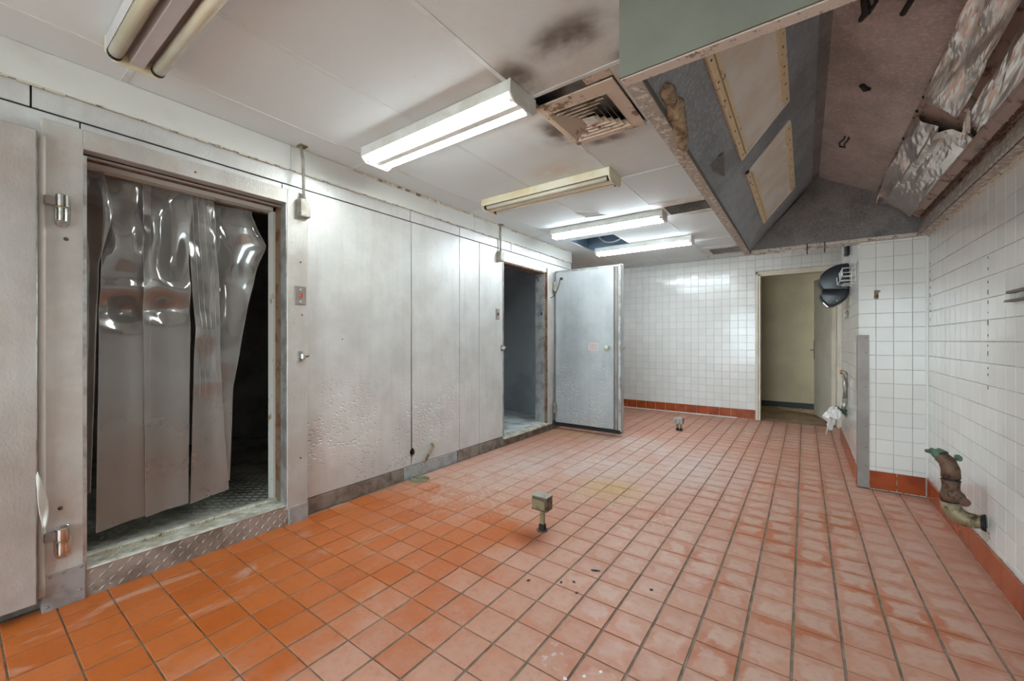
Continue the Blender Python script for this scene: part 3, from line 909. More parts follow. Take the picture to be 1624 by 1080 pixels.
# reveals: stepped liner with rust
B(-2.95, -2.80, OP1[1] - 0.004, OP1[1] + 0.02, 0.10, OP1[2] + 0.02).build('reveal_liner', 'rustwood', tf)
B(-2.795, FX - 0.004, OP1[1] - 0.006, OP1[1] + 0.004, 0.13, OP1[2]).build('reveal_strip', 'alu', tf)
B(-2.945, -2.875, OP1[1] - 0.018, OP1[1] + 0.004, 0.13, OP1[2]).build('reveal_strip', 'gasket', tf)
B(-2.95, -2.80, OP1[0] - 0.02, OP1[0] + 0.006, 0.10, OP1[2] + 0.02).build('reveal_liner', 'rustwood', tf)
B(-2.80, FX - 0.001, OP1[0] - 0.003, OP1[0] + 0.012, 0.13, OP1[2] - 0.03).build('reveal_strip', 'alu', tf)
B(-2.95, -2.79, OP1[0], OP1[1], OP1[2] - 0.006, OP1[2] + 0.02).build('reveal_liner', 'rustwood', tf)
B(-2.945, -2.875, OP1[0], OP1[1], OP1[2] - 0.03, OP1[2]).build('reveal_strip', 'gasket', tf)
B(-2.815, -2.79, OP1[0], OP1[1], OP1[2] - 0.012, OP1[2]).build('reveal_strip', 'framem', tf)

# threshold
th = thing('trim_6', (-2.76, 0.83, 0), 'diamond plate step at the near cooler doorway', 'threshold', kind='structure')
B(-2.80, -2.727, 0.38, 1.305, 0.0, 0.128).build('riser', 'diamond', th)
m = MB()
lozenges(m, lambda a, b, h: (-2.727 + h, 0.385 + a, 0.004 + b), 27, 4, 0.034, 0.031, 0.034, 0.010, 0.003)
o = m.build('raised_diamonds', 'diamond', th); o['kind'] = 'stuff'
B(-2.88, -2.722, 0.38, 1.30, 0.128, 0.134).build('tread', 'sill', th, bevel=0.002)
m = MB()
lozenges(m, lambda a, b, h: (-2.73 - b, 0.39 + a, 0.134 + h), 26, 3, 0.034, 0.034, 0.03, 0.009, 0.002)
o = m.build('tread_diamonds', 'sill', th); o['kind'] = 'stuff'
B(-2.90, -2.855, 0.378, 1.295, 0.134, 0.150).build('sill_lip', 'sill', th, bevel=0.004)
m = MB()
for k in range(60):
    y = 0.40 + k * 0.0148
    m.box(-2.872, -2.853 + random.uniform(0, 0.006), y, y + random.uniform(0.006, 0.014), 0.136, 0.143 + random.uniform(0, 0.006))
m.build('grime', 'caulk', th)['kind'] = 'stuff'
for y in (0.405, 1.28):
    MB().tube([(-2.727, y, 0.03), (-2.720, y, 0.03)], [0.009, 0.005], 8).build('bolt', 'steel', th)

# ---- near cooler door, folded back flat against the wall
d1 = thing('door_1', (-2.72, -0.24, 0.06), 'embossed aluminium cooler door folded back flat beside the near doorway', 'door', kind='structure')
B(-2.735, -2.672, -0.72, 0.228, 0.068, 2.105).build('leaf', 'door0', d1, bevel=0.004)
B(-2.785, -2.735, -0.74, 0.262, 0.060, 2.125).build('edge_frame', 'gasket', d1, bevel=0.004)
m = MB(); m.tube([(-2.722, 0.245, 0.075 + k * 0.0675) for k in range(31)], 0.013, 8)
m.build('gasket', 'gasket', d1, smooth=True)
m = MB(); m.tube([(-2.675, 0.2265, 0.07), (-2.675, 0.2265, 2.10)], 0.0035, 6)
m.build('edge_bead', 'alu', d1, smooth=True)
def torn(u, v):
    z = 0.62 - v * 0.24
    w = 0.004 + 0.028 * math.sin(math.pi * min(1, v * 0.9 + 0.1)) * (0.4 + v)
    return (-2.668 + 0.012 * math.sin(v * 5 + u * 2), 0.225 + u * w + 0.02 * v * v, z + 0.02 * math.sin(u * 3))
MB().grid(torn, 4, 12).build('torn_gasket', 'gasket', d1, smooth=True, thick=0.003)
def hinge(z, parent):
    m = MB()
    pts = []
    for k in range(20):
        a = 2 * math.pi * k / 20
        cy = 0.306 + 0.026 * (abs(math.cos(a)) ** 0.5) * (1 if math.cos(a) >= 0 else -1)
        cz = z + 0.075 * (abs(math.sin(a)) ** 0.5) * (1 if math.sin(a) >= 0 else -1)
        pts.append((cy, cz))
    m.prism(pts, 'x', FX - 0.002, FX + 0.010)
    h = m.build('hinge', 'chrome', parent, bevel=0.002)
    MB().tube([(FX + 0.022, 0.304, z + 0.012), (FX + 0.022, 0.304, z + 0.066)], 0.022, 16).build('barrel', 'chrome', h, smooth=False, bevel=0.002)
    MB().tube([(FX + 0.020, 0.304, z - 0.052), (FX + 0.020, 0.304, z + 0.008)], 0.018, 16).build('barrel', 'chrome', h, bevel=0.002)
    MB().tube([(FX + 0.021, 0.304, z + 0.006), (FX + 0.021, 0.304, z + 0.014)], 0.019, 16).build('bushing', 'brass', h)
    B(FX - 0.03, FX + 0.020, 0.250, 0.292, z + 0.015, z + 0.055).build('strap', 'steel', h, bevel=0.003)
    MB().tube([(FX + 0.008, 0.304, z - 0.063), (FX + 0.013, 0.304, z - 0.063)], 0.007, 8).build('screw', 'steel', h)
hinge(1.785, d1)
hinge(0.295, d1)

# ---- strip curtain
sc = thing('strip_curtain', (-2.95, 0.83, 0.2), 'crumpled smoky vinyl strip curtain hanging in the near cooler doorway', 'strip curtain')
B(-2.975, -2.955, 0.39, 1.27, 2.055, 2.085).build('hanging_rail', 'rustwood', sc)
def lerp_tab(tab, z):
    for (z0, a), (z1, b) in zip(tab, tab[1:]):
        if z0 >= z >= z1:
            t = (z0 - z) / (z0 - z1)
            return a + (b - a) * t
    return tab[-1][1] if z < tab[-1][0] else tab[0][1]
def strip(x, left, right, bulge, seed, ztop=2.07, zbot=0.24):
    def fn(u, v):
        z = ztop + (zbot - ztop) * v
        a, b = lerp_tab(left, z), lerp_tab(right, z)
        y = a + (b - a) * u
        up = max(0.0, min(1.0, (z - 1.15) / 0.5))
        d = 0.0
        for (cz, cu, rz, ru, amp) in bulge:
            d += amp * math.exp(-((z - cz) / rz) ** 2 - ((u - cu) / ru) ** 2)
        d += 0.034 * up * mnoise.noise((y * 7 + seed, z * 3.2, seed)) + 0.016 * up * mnoise.noise((y * 14, z * 7, seed * 2))
        d += 0.004 * mnoise.noise((y * 9, z * 2.5, seed + 5)) + 0.006 * math.cos(u * math.pi * 2)
        zz = z + (0.01 * mnoise.noise((y * 5, seed, 0)) + 0.02 * (u - .5) if v > 0.97 else 0)
        return (x + d, y, zz)
    o = MB().grid(fn, 22, 110).build('strip', 'pvc', sc, smooth=True)
    m = MB()
    for u in (0.004, 0.996):
        m.tube([Vector(fn(u, k / 60)) + Vector((0.0008, 0, 0)) for k in range(61)], 0.0010, 4)
    m.build('edge', 'alu', o)
    return o, fn
strip(-2.935, [(2.07, 0.385), (1.2, 0.39), (0.2, 0.395)], [(2.07, 0.47), (1.85, 0.50), (1.6, 0.455), (1.0, 0.44), (0.4, 0.425)], [(1.9, 0.8, 0.18, 0.5, 0.05)], 1.0, 2.08, 0.42)
strip(-2.955, [(2.07, 0.475), (1.5, 0.463), (0.24, 0.448)], [(2.07, 0.665), (1.3, 0.665), (0.24, 0.655)], [(1.75, 0.35, 0.22, 0.45, 0.06), (1.36, 0.55, 0.07, 0.5, -0.06), (1.47, 0.5, 0.05, 0.6, 0.03), (1.95, 0.9, 0.12, 0.2, -0.03)], 2.0, 2.07, 0.225)
strip(-2.945, [(2.07, 0.63), (1.3, 0.63), (0.24, 0.64)], [(2.07, 0.85), (1.6, 0.835), (1.3, 0.84), (0.24, 0.83)], [(1.80, 0.25, 0.25, 0.25, 0.05), (1.72, 0.75, 0.18, 0.25, -0.06), (1.50, 0.6, 0.08, 0.4, 0.05), (1.38, 0.4, 0.06, 0.4, -0.05)], 3.0, 2.07, 0.235)
o4, f4 = strip(-2.965, [(2.07, 0.82), (1.6, 0.85), (1.3, 0.868), (0.24, 0.845)], [(2.07, 0.955), (1.6, 0.99), (1.0, 1.0), (0.24, 1.045)], [(1.25, 0.4, 0.1, 0.5, 0.03), (0.95, 0.5, 0.06, 0.5, 0.02)], 4.0, 2.07, 0.245)
m = MB()
for u in (0.22, 0.42, 0.62, 0.82):
    m.tube([Vector(f4(u, k / 60)) + Vector((0.002, 0, 0)) for k in range(41)], 0.0013, 4)
m.build('rib', 'alu', o4)
strip(-2.985, [(2.07, 0.93), (1.7, 0.96), (1.2, 0.94), (0.24, 0.99)], [(2.07, 1.165), (2.0, 1.185), (1.83, 1.255), (1.62, 1.20), (1.2, 1.12), (0.9, 1.075), (0.24, 1.055)], [(1.85, 0.95, 0.12, 0.25, 0.06), (1.6, 0.45, 0.25, 0.3, -0.06), (1.1, 0.5, 0.15, 0.5, 0.03)], 5.0, 2.055, 0.30)
B(-2.992, -2.972, 1.14, 1.185, 2.025, 2.06).build('clip', 'steel', sc, bevel=0.003)

# ---- far cooler frame and door
t3 = thing('trim_3', (-2.78, 4.2, 0), 'aluminium frame around the far cooler doorway', 'door frame', kind='structure')
B(-2.80, -2.762, OP2[1] + 0.01, 4.775, 0.075, 2.16).build('jamb', 'framem', t3, bevel=0.002)
B(-2.94, -2.80, OP2[1] - 0.012, OP2[1] + 0.012, 0.09, OP2[2]).build('reveal_liner', 'alu', t3)
B(-2.80, -2.764, OP2[1] - 0.004, OP2[1] + 0.010, 0.09, OP2[2] + 0.01).build('reveal_strip', 'rustwood', t3)
B(-2.94, -2.785, OP2[0], OP2[1], OP2[2] - 0.014, OP2[2] + 0.004).build('reveal_liner', 'rustwood', t3)
B(-2.94, -2.782, OP2[0] - 0.003, OP2[0] + 0.006, 0.09, OP2[2]).build('reveal_liner', 'alu', t3)
B(-2.80, -2.775, OP2[0], 4.775, OP2[2] + 0.002, OP2[2] + 0.014).build('head_strip', 'framem', t3)
o = B(-2.95, -2.745, OP2[0] - 0.004, 4.68, 0.082, 0.106).build('sill_plate', 'sill', t3, bevel=0.003)
B(-2.945, -2.87, OP2[0], OP2[1] - 0.01, 0.106, 0.109).build('sill_strip', 'coolfl2', t3)
B(-2.865, -2.862, OP2[1] - 0.006, OP2[1] + 0.0, 1.53, 1.56)
o = B(-2.86, -2.83, OP2[1] - 0.0135, OP2[1] - 0.012, 1.535, 1.575).build('blue_sticker', 'blue', t3)
o['label'] = 'small blue square sticker'

d2 = thing('door_2', (-2.79, 4.86, 0.06), 'silver cooler door swung open at the far cooler doorway', 'door', kind='structure')
B(-2.745, -1.925, 4.835, 4.875, 0.095, 2.115).build('leaf', 'door2', d2, bevel=0.004)
B(-2.775, -1.838, 4.875, 4.955, 0.062, 2.150).build('edge_frame', 'door2', d2, bevel=0.004)
B(-1.922, -1.885, 4.862, 4.876, 0.075, 2.13).build('gasket', 'steel', d2, bevel=0.004)
B(-1.872, -1.840, 4.856, 4.876, 0.070, 2.145).build('edge_strip', 'alu', d2, bevel=0.003)
B(-2.77, -1.845, 4.842, 4.95, 0.045, 0.088).build('bottom_sweep', 'blackm', d2, bevel=0.004)
B(-2.77, -1.845, 4.852, 4.876, 2.118, 2.142).build('top_strip', 'alu', d2, bevel=0.003)
k = MB(); k.tube([(-1.985, 4.838, 1.105), (-1.985, 4.829, 1.105)], 0.034, 20)
k = k.build('knob_plate', 'alu', d2)
def lathe(prof, c, axis, n=18):
    """prof: (distance along axis, radius)"""
    return MB().tube([Vector(c) + Vector(axis) * a for a, r in prof], [r for a, r in prof], n)
lathe([(0, 0.012), (0.02, 0.012), (0.024, 0.026), (0.036, 0.033), (0.05, 0.030), (0.058, 0.018), (0.061, 0.004)], (-2.005, 4.832, 1.105), (0, -1, 0)).build('knob', 'knob', d2, smooth=True)
s = B(-2.262, -2.132, 4.8335, 4.835, 1.075, 1.165).build('sticker', 'paper', d2)
s['label'] = 'small pink printed notice'
m = MB()
for q in range(6):
    z = 1.150 - q * 0.012
    x = -2.25
    while x < -2.145:
        w = random.uniform(0.006, 0.018)
        m.box(x, min(x + w, -2.142), 4.8330, 4.8336, z - 0.003, z + 0.002)
        x += w + random.uniform(0.003, 0.008)
m.build('print_line', 'ink', s)['kind'] = 'stuff'
for z in (1.93, 0.29):
    h = B(-2.762, -2.735, 4.775, 4.832, z - 0.06, z + 0.06).build('hinge', 'palepipe', d2, bevel=0.006)
    MB().tube([(-2.735, 4.80, z - 0.065), (-2.735, 4.80, z + 0.065)], 0.013, 10).build('pin', 'steel', h)
lathe([(0, 0.02), (0.02, 0.018), (0.03, 0.012)], (-2.655, 4.835, 2.03), (0, -1, 0)).build('cable_bushing', 'black', d2, smooth=True)
pts = []
for q in range(25):
    t = q / 24
    pts.append((-2.655 - 0.26 * t, 4.80 - 0.19 * t + 0.0 * t, 2.03 + 0.03 * t - 0.30 * math.sin(math.pi * t ** 0.85) * (1 - 0.25 * t)))
o = MB().tube(pts, 0.005, 6).build('heater_cable', 'blackm')
tag(o, 'dark cable looping from far cooler frame to open door top', 'cable')
o = B(-1.838, -1.815, 4.885, 4.93, 1.085, 1.135).build('latch', 'alu', d2, bevel=0.004)

# ================================================================ electrical bits on the cooler front
def conduit(y, xw, ztop_box, zbot_box, wbox, label, bend):
    o = thing('junction_box', (xw, y, zbot_box), label, 'junction box', 'boxes on conduit drops')
    B(xw, xw + 0.045, y - wbox / 2, y + wbox / 2, zbot_box, ztop_box).build('box', 'box', o, bevel=0.006, segs=2)
    B(xw + 0.045, xw + 0.050, y - wbox / 2 + 0.003, y + wbox / 2 - 0.003, zbot_box + 0.003, ztop_box - 0.003).build('cover', 'box', o, bevel=0.003)
    for z in (zbot_box + 0.012, ztop_box - 0.012):
        MB().tube([(xw + 0.049, y, z), (xw + 0.052, y, z)], 0.004, 6).build('screw', 'steel', o)
    m = MB(); m.tube([(xw + 0.022, y, ztop_box - 0.004), (xw + 0.022, y, ztop_box + 0.02)], 0.014, 10)
    m.build('connector', 'steel', o)
    m = MB(); m.tube([(xw + 0.022, y, ztop_box + 0.01), (xw + 0.022, y, ztop_box + 0.12), (xw + 0.022 + bend * 0.3, y, 2.40), (xw + 0.022 + bend, y, 2.47), (xw + 0.022 + bend, y, 2.499)], 0.0105, 10)
    m.build('conduit', 'box', o, smooth=True)
    B(xw + bend, xw + bend + 0.05, y - 0.022, y + 0.03, 2.492, 2.5).build('escutcheon', 'palepipe', o)
conduit(1.385, FX, 2.135, 2.015, 0.072, 'grey junction box on conduit above the red pilot switch', -0.03)
conduit(3.628, XL, 2.195, 2.085, 0.065, 'grey junction box on conduit beside the far cooler doorway', 0.0)
def plate(y, xw, z0, z1, w, label, lens):
    o = thing('switch_plate', (xw, y, z0), label, 'switch', 'switch plates on the cooler front')
    B(xw, xw + 0.006, y - w / 2, y + w / 2, z0, z1).build('plate', 'steel', o, bevel=0.003)
    zc = (z0 + z1) / 2
    B(xw + 0.005, xw + 0.016, y - 0.009, y + 0.009, zc - 0.013, zc + 0.013).build('pilot_lens' if lens == 'red' else 'toggle', lens, o, bevel=0.004)
    for z in (z0 + 0.022, z1 - 0.022):
        MB().tube([(xw + 0.005, y, z), (xw + 0.008, y, z)], 0.006, 8).build('screw', 'lampw', o)
plate(1.372, FX, 1.437, 1.560, 0.075, 'steel switch plate with red pilot lens on near cooler frame', 'red')
plate(3.60, XL, 1.435, 1.555, 0.066, 'steel switch plate with dark toggle by far cooler doorway', 'blackm')
def strike(y, xw, z, label):
    o = thing('door_strike', (xw, y, z - 0.03), label, 'latch', 'door strikes on the cooler front')
    B(xw, xw + 0.010, y - 0.016, y + 0.014, z - 0.034, z + 0.034).build('plate', 'steel', o, bevel=0.002)
    B(xw + 0.008, xw + 0.045, y - 0.010, y + 0.016, z - 0.018, z + 0.020).build('keeper', 'chrome', o, bevel=0.005)
    MB().tube([(xw + 0.03, y, z + 0.0), (xw + 0.03, y + 0.04, z + 0.004)], [0.014, 0.012], 10).build('roller', 'chrome', o)
    MB().tube([(xw + 0.008, y - 0.004, z - 0.027), (xw + 0.016, y - 0.004, z - 0.027)], 0.009, 8).build('bolt', 'palepipe', o)
strike(1.372, FX, 1.095, 'chrome latch strike on the near cooler frame')
strike(3.675, XL, 1.115, 'chrome latch strike beside the far cooler doorway')
# drain line stub and open pipe hole
o = MB(); o.tube([(XL - 0.005, 2.615, 0.245), (XL + 0.018, 2.612, 0.246), (XL + 0.032, 2.60, 0.232), (XL + 0.036, 2.56, 0.19), (XL + 0.036, 2.485, 0.112)], 0.012, 12, False)
o = o.build('drain_stub', 'palepipe', None, smooth=True, thick=0.003)
tag(o, 'short slanted metal drain pipe on the cooler front', 'pipe')
o = MB()
n = 18
vs = [(x, 2.385 + (0.026 + e) * math.cos(a) * (1 + 0.06 * math.sin(3 * a)), 0.222 + (0.034 + e) * math.sin(a)) for x, e in ((XL + 0.0015, 0.001), (XL - 0.02, 0.003), (TB + 0.002, 0.004)) for a in [2 * math.pi * k / n for k in range(n)]]
o.add(vs, [(q * n + k, q * n + (k + 1) % n, (q + 1) * n + (k + 1) % n, (q + 1) * n + k) for q in range(2) for k in range(n)])
o = o.build('pipe_sleeve', 'rustpipe', None, thick=0.002)
tag(o, 'open ragged pipe sleeve between two cooler panels', 'pipe')
# floor drain
o = thing('floor_drain', (drain_c[0], drain_c[1], 0.0), 'scummy round floor drain against the bright kick plate', 'drain')
MB().prism([(drain_c[0] + 0.078 * math.cos(a), drain_c[1] + 0.085 * math.sin(a)) for a in [k * math.pi / 12 for k in range(24)]], 'z', -0.002, 0.0022).build('scum', 'drain', o)
m = MB(); m.tube([(drain_c[0] + 0.078 * math.cos(a), drain_c[1] + 0.086 * math.sin(a), 0.001) for a in [k * math.pi / 14 for k in range(29)]], 0.006, 6)
m.build('rim', 'palepipe', o, smooth=True)

# ================================================================ lights
def make_light(name, y, label, style, x0=-2.42, x1=-1.18, w=0.235, group='ceiling strip lights'):
    t = thing(name, ((x0 + x1) / 2, y, ZC - 0.10), label, 'ceiling light', group)
    enam = {'white': 'lampw', 'cool': 'lampw', 'warm': 'lampw', 'dead': 'lampy', 'old': 'lampg'}[style]
    h = w / 2
    MB().prism([(y - h, ZC - 0.001), (y - h, ZC - 0.064), (y - h + 0.004, ZC - 0.064), (y - h + 0.007, ZC - 0.035), (y - 0.034, ZC - 0.042), (y - 0.024, ZC - 0.084), (y + 0.024, ZC - 0.084), (y + 0.034, ZC - 0.042), (y + h - 0.007, ZC - 0.035), (y + h - 0.004, ZC - 0.064), (y + h, ZC - 0.064), (y + h, ZC - 0.001)], 'x', x0 + 0.012, x1 - 0.012).build('housing', enam, t, bevel=0.002)
    for x in (x0, x1 - 0.012):
        MB().prism([(y - h - 0.002, ZC), (y - h - 0.002, ZC - 0.07), (y - h + 0.03, ZC - 0.10), (y + h - 0.03, ZC - 0.10), (y + h + 0.002, ZC - 0.07), (y + h + 0.002, ZC)], 'x', x, x + 0.012).build('end_cap', 'lampy' if style in ('dead', 'old') else 'lampw', t, bevel=0.002)
    for s in (-1, 1):
        yy = y + s * 0.072
        tb = MB().tube([(x0 + 0.028, yy, ZC - 0.070), (x1 - 0.028, yy, ZC - 0.070)], 0.025 if style == 'old' else 0.0185, 14)
        mt = {'white': 'tube', 'cool': 'tubec', 'dead': 'tubeoff', 'old': 'tubeoff'}[style]
        tb = tb.build('tube', mt, t, smooth=True)
        for xa, xb in ((x0 + 0.012, x0 + 0.034), (x1 - 0.034, x1 - 0.012)):
            MB().tube([(xa, yy, ZC - 0.070), (xb, yy, ZC - 0.070)], 0.0258 if style == 'old' else 0.0192, 14).build('socket', 'blackm' if style in ('dead', 'old') else 'lampw', tb)
    return t
make_light('strip_light', 0.495, 'unlit strip light with yellowed tubes over the near cooler doorway', 'old', w=0.20)
make_light('strip_light', 1.745, 'lit twin tube strip light beside the sooty square vent', 'white')
make_light('strip_light', 3.00, 'unlit yellowed strip light with bare end between lit ones', 'dead')
make_light('strip_light', 4.22, 'lit strip light on the near side of the open ceiling hole', 'cool', -2.42, -1.14, 0.19)
make_light('strip_light', 5.43, 'lit strip light on the far side of the open ceiling hole', 'cool', -2.40, -1.13, 0.19)

# ================================================================ vents
def ring(m, x0, x1, y0, y1, wx, za, zb, drop):
    """square frame sloping from outer edge (za) to inner edge (zb)"""
    o = [(x0, y0), (x1, y0), (x1, y1), (x0, y1)]
    i = [(x0 + wx, y0 + wx), (x1 - wx, y0 + wx), (x1 - wx, y1 - wx), (x0 + wx, y1 - wx)]
    vs = [(a, b, za) for a, b in o] + [(a, b, zb) for a, b in i] + [(a, b, za + drop) for a, b in o] + [(a, b, zb + drop) for a, b in i]
    fs = []
    for k in range(4):
        n = (k + 1) % 4
        fs += [(k, n, 4 + n, 4 + k), (8 + k, 12 + k, 12 + n, 8 + n), (k, 8 + k, 8 + n, n), (4 + k, 4 + n, 12 + n, 12 + k)]
    m.add(vs, fs)
v = VENTS[0]
t = thing('ceiling_diffuser', ((v[0] + v[1]) / 2, (v[2] + v[3]) / 2, ZC - 0.02), 'sooty square cone ceiling diffuser beside the hood', 'vent')
ox0, ox1, oy0, oy1 = -1.212, -0.765, 1.905, 2.430
ix0, ix1, iy0, iy1 = -1.185, -0.838, 2.000, 2.380
zf = ZC - 0.016
for (a0, a1, b0, b1) in [(ox0, ox1, oy0, iy0), (ox0, ox1, iy1, oy1), (ox0, ix0, iy0, iy1), (ix1, ox1, iy0, iy1)]:
    B(a0, a1, b0, b1, zf, zf + 0.008).build('frame', 'vent', t, bevel=0.001)
B(ox1 + 0.004, v[1], v[2] + 0.012, v[3] - 0.012, ZC + 0.001, ZC + 0.012).build('filler_strip', 'ceil', t)
B(-0.90, ox1 + 0.004, v[2] + 0.012, oy0 - 0.004, ZC - 0.002, ZC + 0.006).build('filler_strip', 'vent', t)
B(-1.222, -1.207, 1.86, 2.44, ZC - 0.014, ZC - 0.004).build('edge_strip', 'creamrust', t)
wx, wy = ix1 - ix0, iy1 - iy0
for k in range(5):
    a, b = k * wx * 0.088, k * wy * 0.088
    m = MB(); ring(m, ix0 + a, ix1 - a, iy0 + b, iy1 - b, 0.022, zf - 0.003 + k * 0.001, ZC + 0.016, 0.002)
    m.build('cone', 'vent', t)
B(-1.048, -0.976, 2.158, 2.228, zf - 0.004, zf).build('centre_plate', 'vent2', t, bevel=0.002)
B(v[0], v[1], v[2], v[3], ZC + 0.12, ZC + 0.13).build('duct_boot', 'alu', t)
for q, v in enumerate(VENTS[1:]):
    t = thing('ceiling_register', ((v[0] + v[1]) / 2, (v[2] + v[3]) / 2, ZC - 0.01), ['small white ceiling register beside the unlit yellowed light', 'small white ceiling register nearest the far tiled wall'][q], 'vent', 'ceiling registers')
    x0, x1, y0, y1 = v[0] + 0.02, v[1] - 0.03, v[2] + 0.03, v[3] - 0.03
    m = MB(); ring(m, x0, x1, y0, y1, 0.09, ZC - 0.004, ZC - 0.012, 0.006)
    m.build('frame', 'vent2', t)
    B(v[0] + 0.012, v[1] - 0.0, v[2] + 0.012, v[3] - 0.012, ZC + 0.004, ZC + 0.006)
    B(v[0], v[1], v[2], v[3], ZC + 0.05, ZC + 0.06).build('duct_boot', 'alu', t)
    for (a0, a1, b0, b1) in [(v[0], x0, v[2], v[3]), (x1, v[1], v[2], v[3]), (x0, x1, v[2], y0), (x0, x1, y1, v[3])]:
        B(a0, a1, b0, b1, ZC - 0.003, ZC + 0.002).build('filler_strip', 'vent2', t)
    for kx in range(7):
        y = y0 + 0.11 + kx * (y1 - y0 - 0.22) / 6
        MB().prism([(y - 0.02, ZC - 0.006), (y + 0.018, ZC + 0.012), (y + 0.018, ZC + 0.010), (y - 0.02, ZC - 0.008)], 'x', x0 + 0.09, x1 - 0.09).build('louvre', 'vent2', t)

# plenum cables in the hole, torn ceiling corner
for (pts, lab) in [([(-2.35, 5.30, 2.74), (-2.34, 5.32, 2.66), (-2.25, 5.32, 2.57), (-2.12, 5.30, 2.54), (-2.0, 5.3, 2.58), (-1.96, 5.3, 2.66), (-1.95, 5.28, 2.74)], 'white cable looping low inside the ceiling hole'),
                   ([(-2.3, 5.05, 2.74), (-2.2, 5.08, 2.68), (-2.06, 5.10, 2.62), (-1.93, 5.12, 2.60), (-1.82, 5.10, 2.64), (-1.7, 5.1, 2.73)], 'white cable crossing the back of the ceiling hole')]:
    from_pts = [Vector(p) for p in pts]
    sm = []
    for k in range(len(from_pts) - 1):
        p0 = from_pts[max(0, k - 1)]; p1 = from_pts[k]; p2 = from_pts[k + 1]; p3 = from_pts[min(len(from_pts) - 1, k + 2)]
        for q in range(6):
            u = q / 6
            sm.append(0.5 * ((2 * p1) + (p2 - p0) * u + (2 * p0 - 5 * p1 + 4 * p2 - p3) * u * u + (3 * p1 - p0 - 3 * p2 + p3) * u ** 3))
    sm.append(from_pts[-1])
    o = MB().tube(sm, 0.010, 6).build('plenum_cable', 'cable', None, smooth=True)
    tag(o, lab, 'cable', 'cables in the ceiling hole')
def flap(u, v):
    return (-1.885 + 0.19 * u, 3.70 + 0.14 * u + 0.05 * v, ZC - 0.002 - 0.03 * v * (0.4 + 0.6 * math.sin(u * 3)))
o = MB().grid(flap, 8, 3).build('torn_flap', 'ceil', None, thick=0.003)
tag(o, 'torn board flap hanging at the small ceiling tear', 'ceiling board')

# ================================================================ hood
hd = thing('exhaust_hood', (0.15, 2.78, 2.0), 'greasy steel kitchen exhaust hood with peeling lip rails', 'exhaust hood')
HY0, HY1 = 1.20, 4.38
B(-0.46, XR - 0.002, HY0, HY0 + 0.006, 2.0, 2.64).build('near_end_panel', 'hgreen', hd)
B(-0.46, -0.454, HY0 + 0.007, HY1, 2.002, 2.64).build('side_panel', 'hgreen', hd)
B(-0.459, -0.408, HY0 + 0.008, HY1, 1.999, 2.060).build('side_rail', 'hlip2', hd, bevel=0.002)
B(-0.4085, -0.4055, HY0 + 0.055, HY1 - 0.01, 2.001, 2.059).build('rail_face', 'hgreen', hd)
MB().prism([(HY0 + 0.007, 1.998), (HY0 + 0.05, 1.998), (HY0 + 0.05, 2.012), (HY0 + 0.007, 2.03)], 'x', -0.457, XR - 0.004).build('near_rail', 'hlip', hd, bevel=0.002)
B(-0.40, XR - 0.004, HY1 - 0.055, HY1 - 0.002, 2.0, 2.028).build('far_rail', 'hlip', hd, bevel=0.003)
MB().tube([(-0.38, HY1 - 0.03, 1.992), (0.36, HY1 - 0.03, 1.992)], 0.010, 8).build('hanging_rod', 'hlip', hd, smooth=True)
B(0.695, XR - 0.003, HY0, HY1 - 0.05, 2.0, 2.020).build('wall_rail', 'hlip2', hd, bevel=0.003)
MB().prism([(0.695, 2.0), (0.703, 2.0), (0.735, 2.11), (0.727, 2.11)], 'y', HY0, HY1 - 0.04).build('wall_rail_web', 'hlip2', hd)
m = MB(); y = HY0
while y < HY1 - 0.1:
    l = random.uniform(0.05, 0.18)
    m.box(XR - 0.012, XR - 0.0005, y, y + l, 1.985 + random.uniform(0, 0.008), 2.002)
    y += l + random.uniform(0, 0.03)
m.build('sealant', 'caulk', hd)['kind'] = 'stuff'
def slab(p, q, y0, y1, name, mat, th=0.006, parent=hd):
    d = Vector((q[0] - p[0], q[1] - p[1])); n = Vector((-d.y, d.x)).normalized() * th
    if n.y < 0: n = -n
    return MB().prism([p, q, (q[0] + n.x, q[1] + n.y), (p[0] + n.x, p[1] + n.y)], 'y', y0, y1).build(name, mat, parent)
LS = ((-0.42, 2.010), (0.055, 2.570)); RS = ((0.095, 2.588), (0.470, 2.380)); FS = ((0.470, 2.380), (0.690, 2.170))
slab(*LS, HY0 + 0.004, HY1 - 0.03, 'front_slope', 'hblue')
slab((0.050, 2.563), (0.100, 2.588), HY0 + 0.004, HY1 - 0.03, 'ridge_strip', 'hend')
slab(*RS, HY0 + 0.004, HY1 - 0.03, 'rear_slope', 'hbrown')
slab((0.44, 2.408), (0.74, 2.150), HY0 + 0.004, HY1 - 0.03, 'filter_backing', 'hrust')
slab((0.463, 2.384), (0.480, 2.362), HY0 + 0.004, HY1 - 0.04, 'slope_hem', 'hrust', 0.004)
MB().prism([(-0.454, 2.028), (-0.42, 2.012), (0.052, 2.57), (0.097, 2.592), (0.47, 2.385), (0.70, 2.17), (0.76, 2.15), (0.762, 2.02)], 'y', HY1 - 0.045, HY1 - 0.038).build('far_end_panel', 'hend', hd)
B(0.725, XR - 0.002, HY0, HY1 - 0.03, 2.10, 2.18).build('wall_flange', 'hrust', hd)
MB().prism([(0.652, 2.165), (0.660, 2.150), (0.700, 2.120), (0.722, 2.122), (0.726, 2.15), (0.716, 2.15), (0.712, 2.132), (0.702, 2.130), (0.668, 2.156), (0.660, 2.172)], 'y', HY0, HY1 - 0.10).build('grease_trough', 'hrust', hd, bevel=0.002)
m = MB(); y = 2.0
while y < 4.2:
    l = random.uniform(0.012, 0.05)
    m.box(0.690, 0.704, y, y + l, 2.113 - random.uniform(0, 0.008), 2.124)
    y += l + random.uniform(0.004, 0.03)
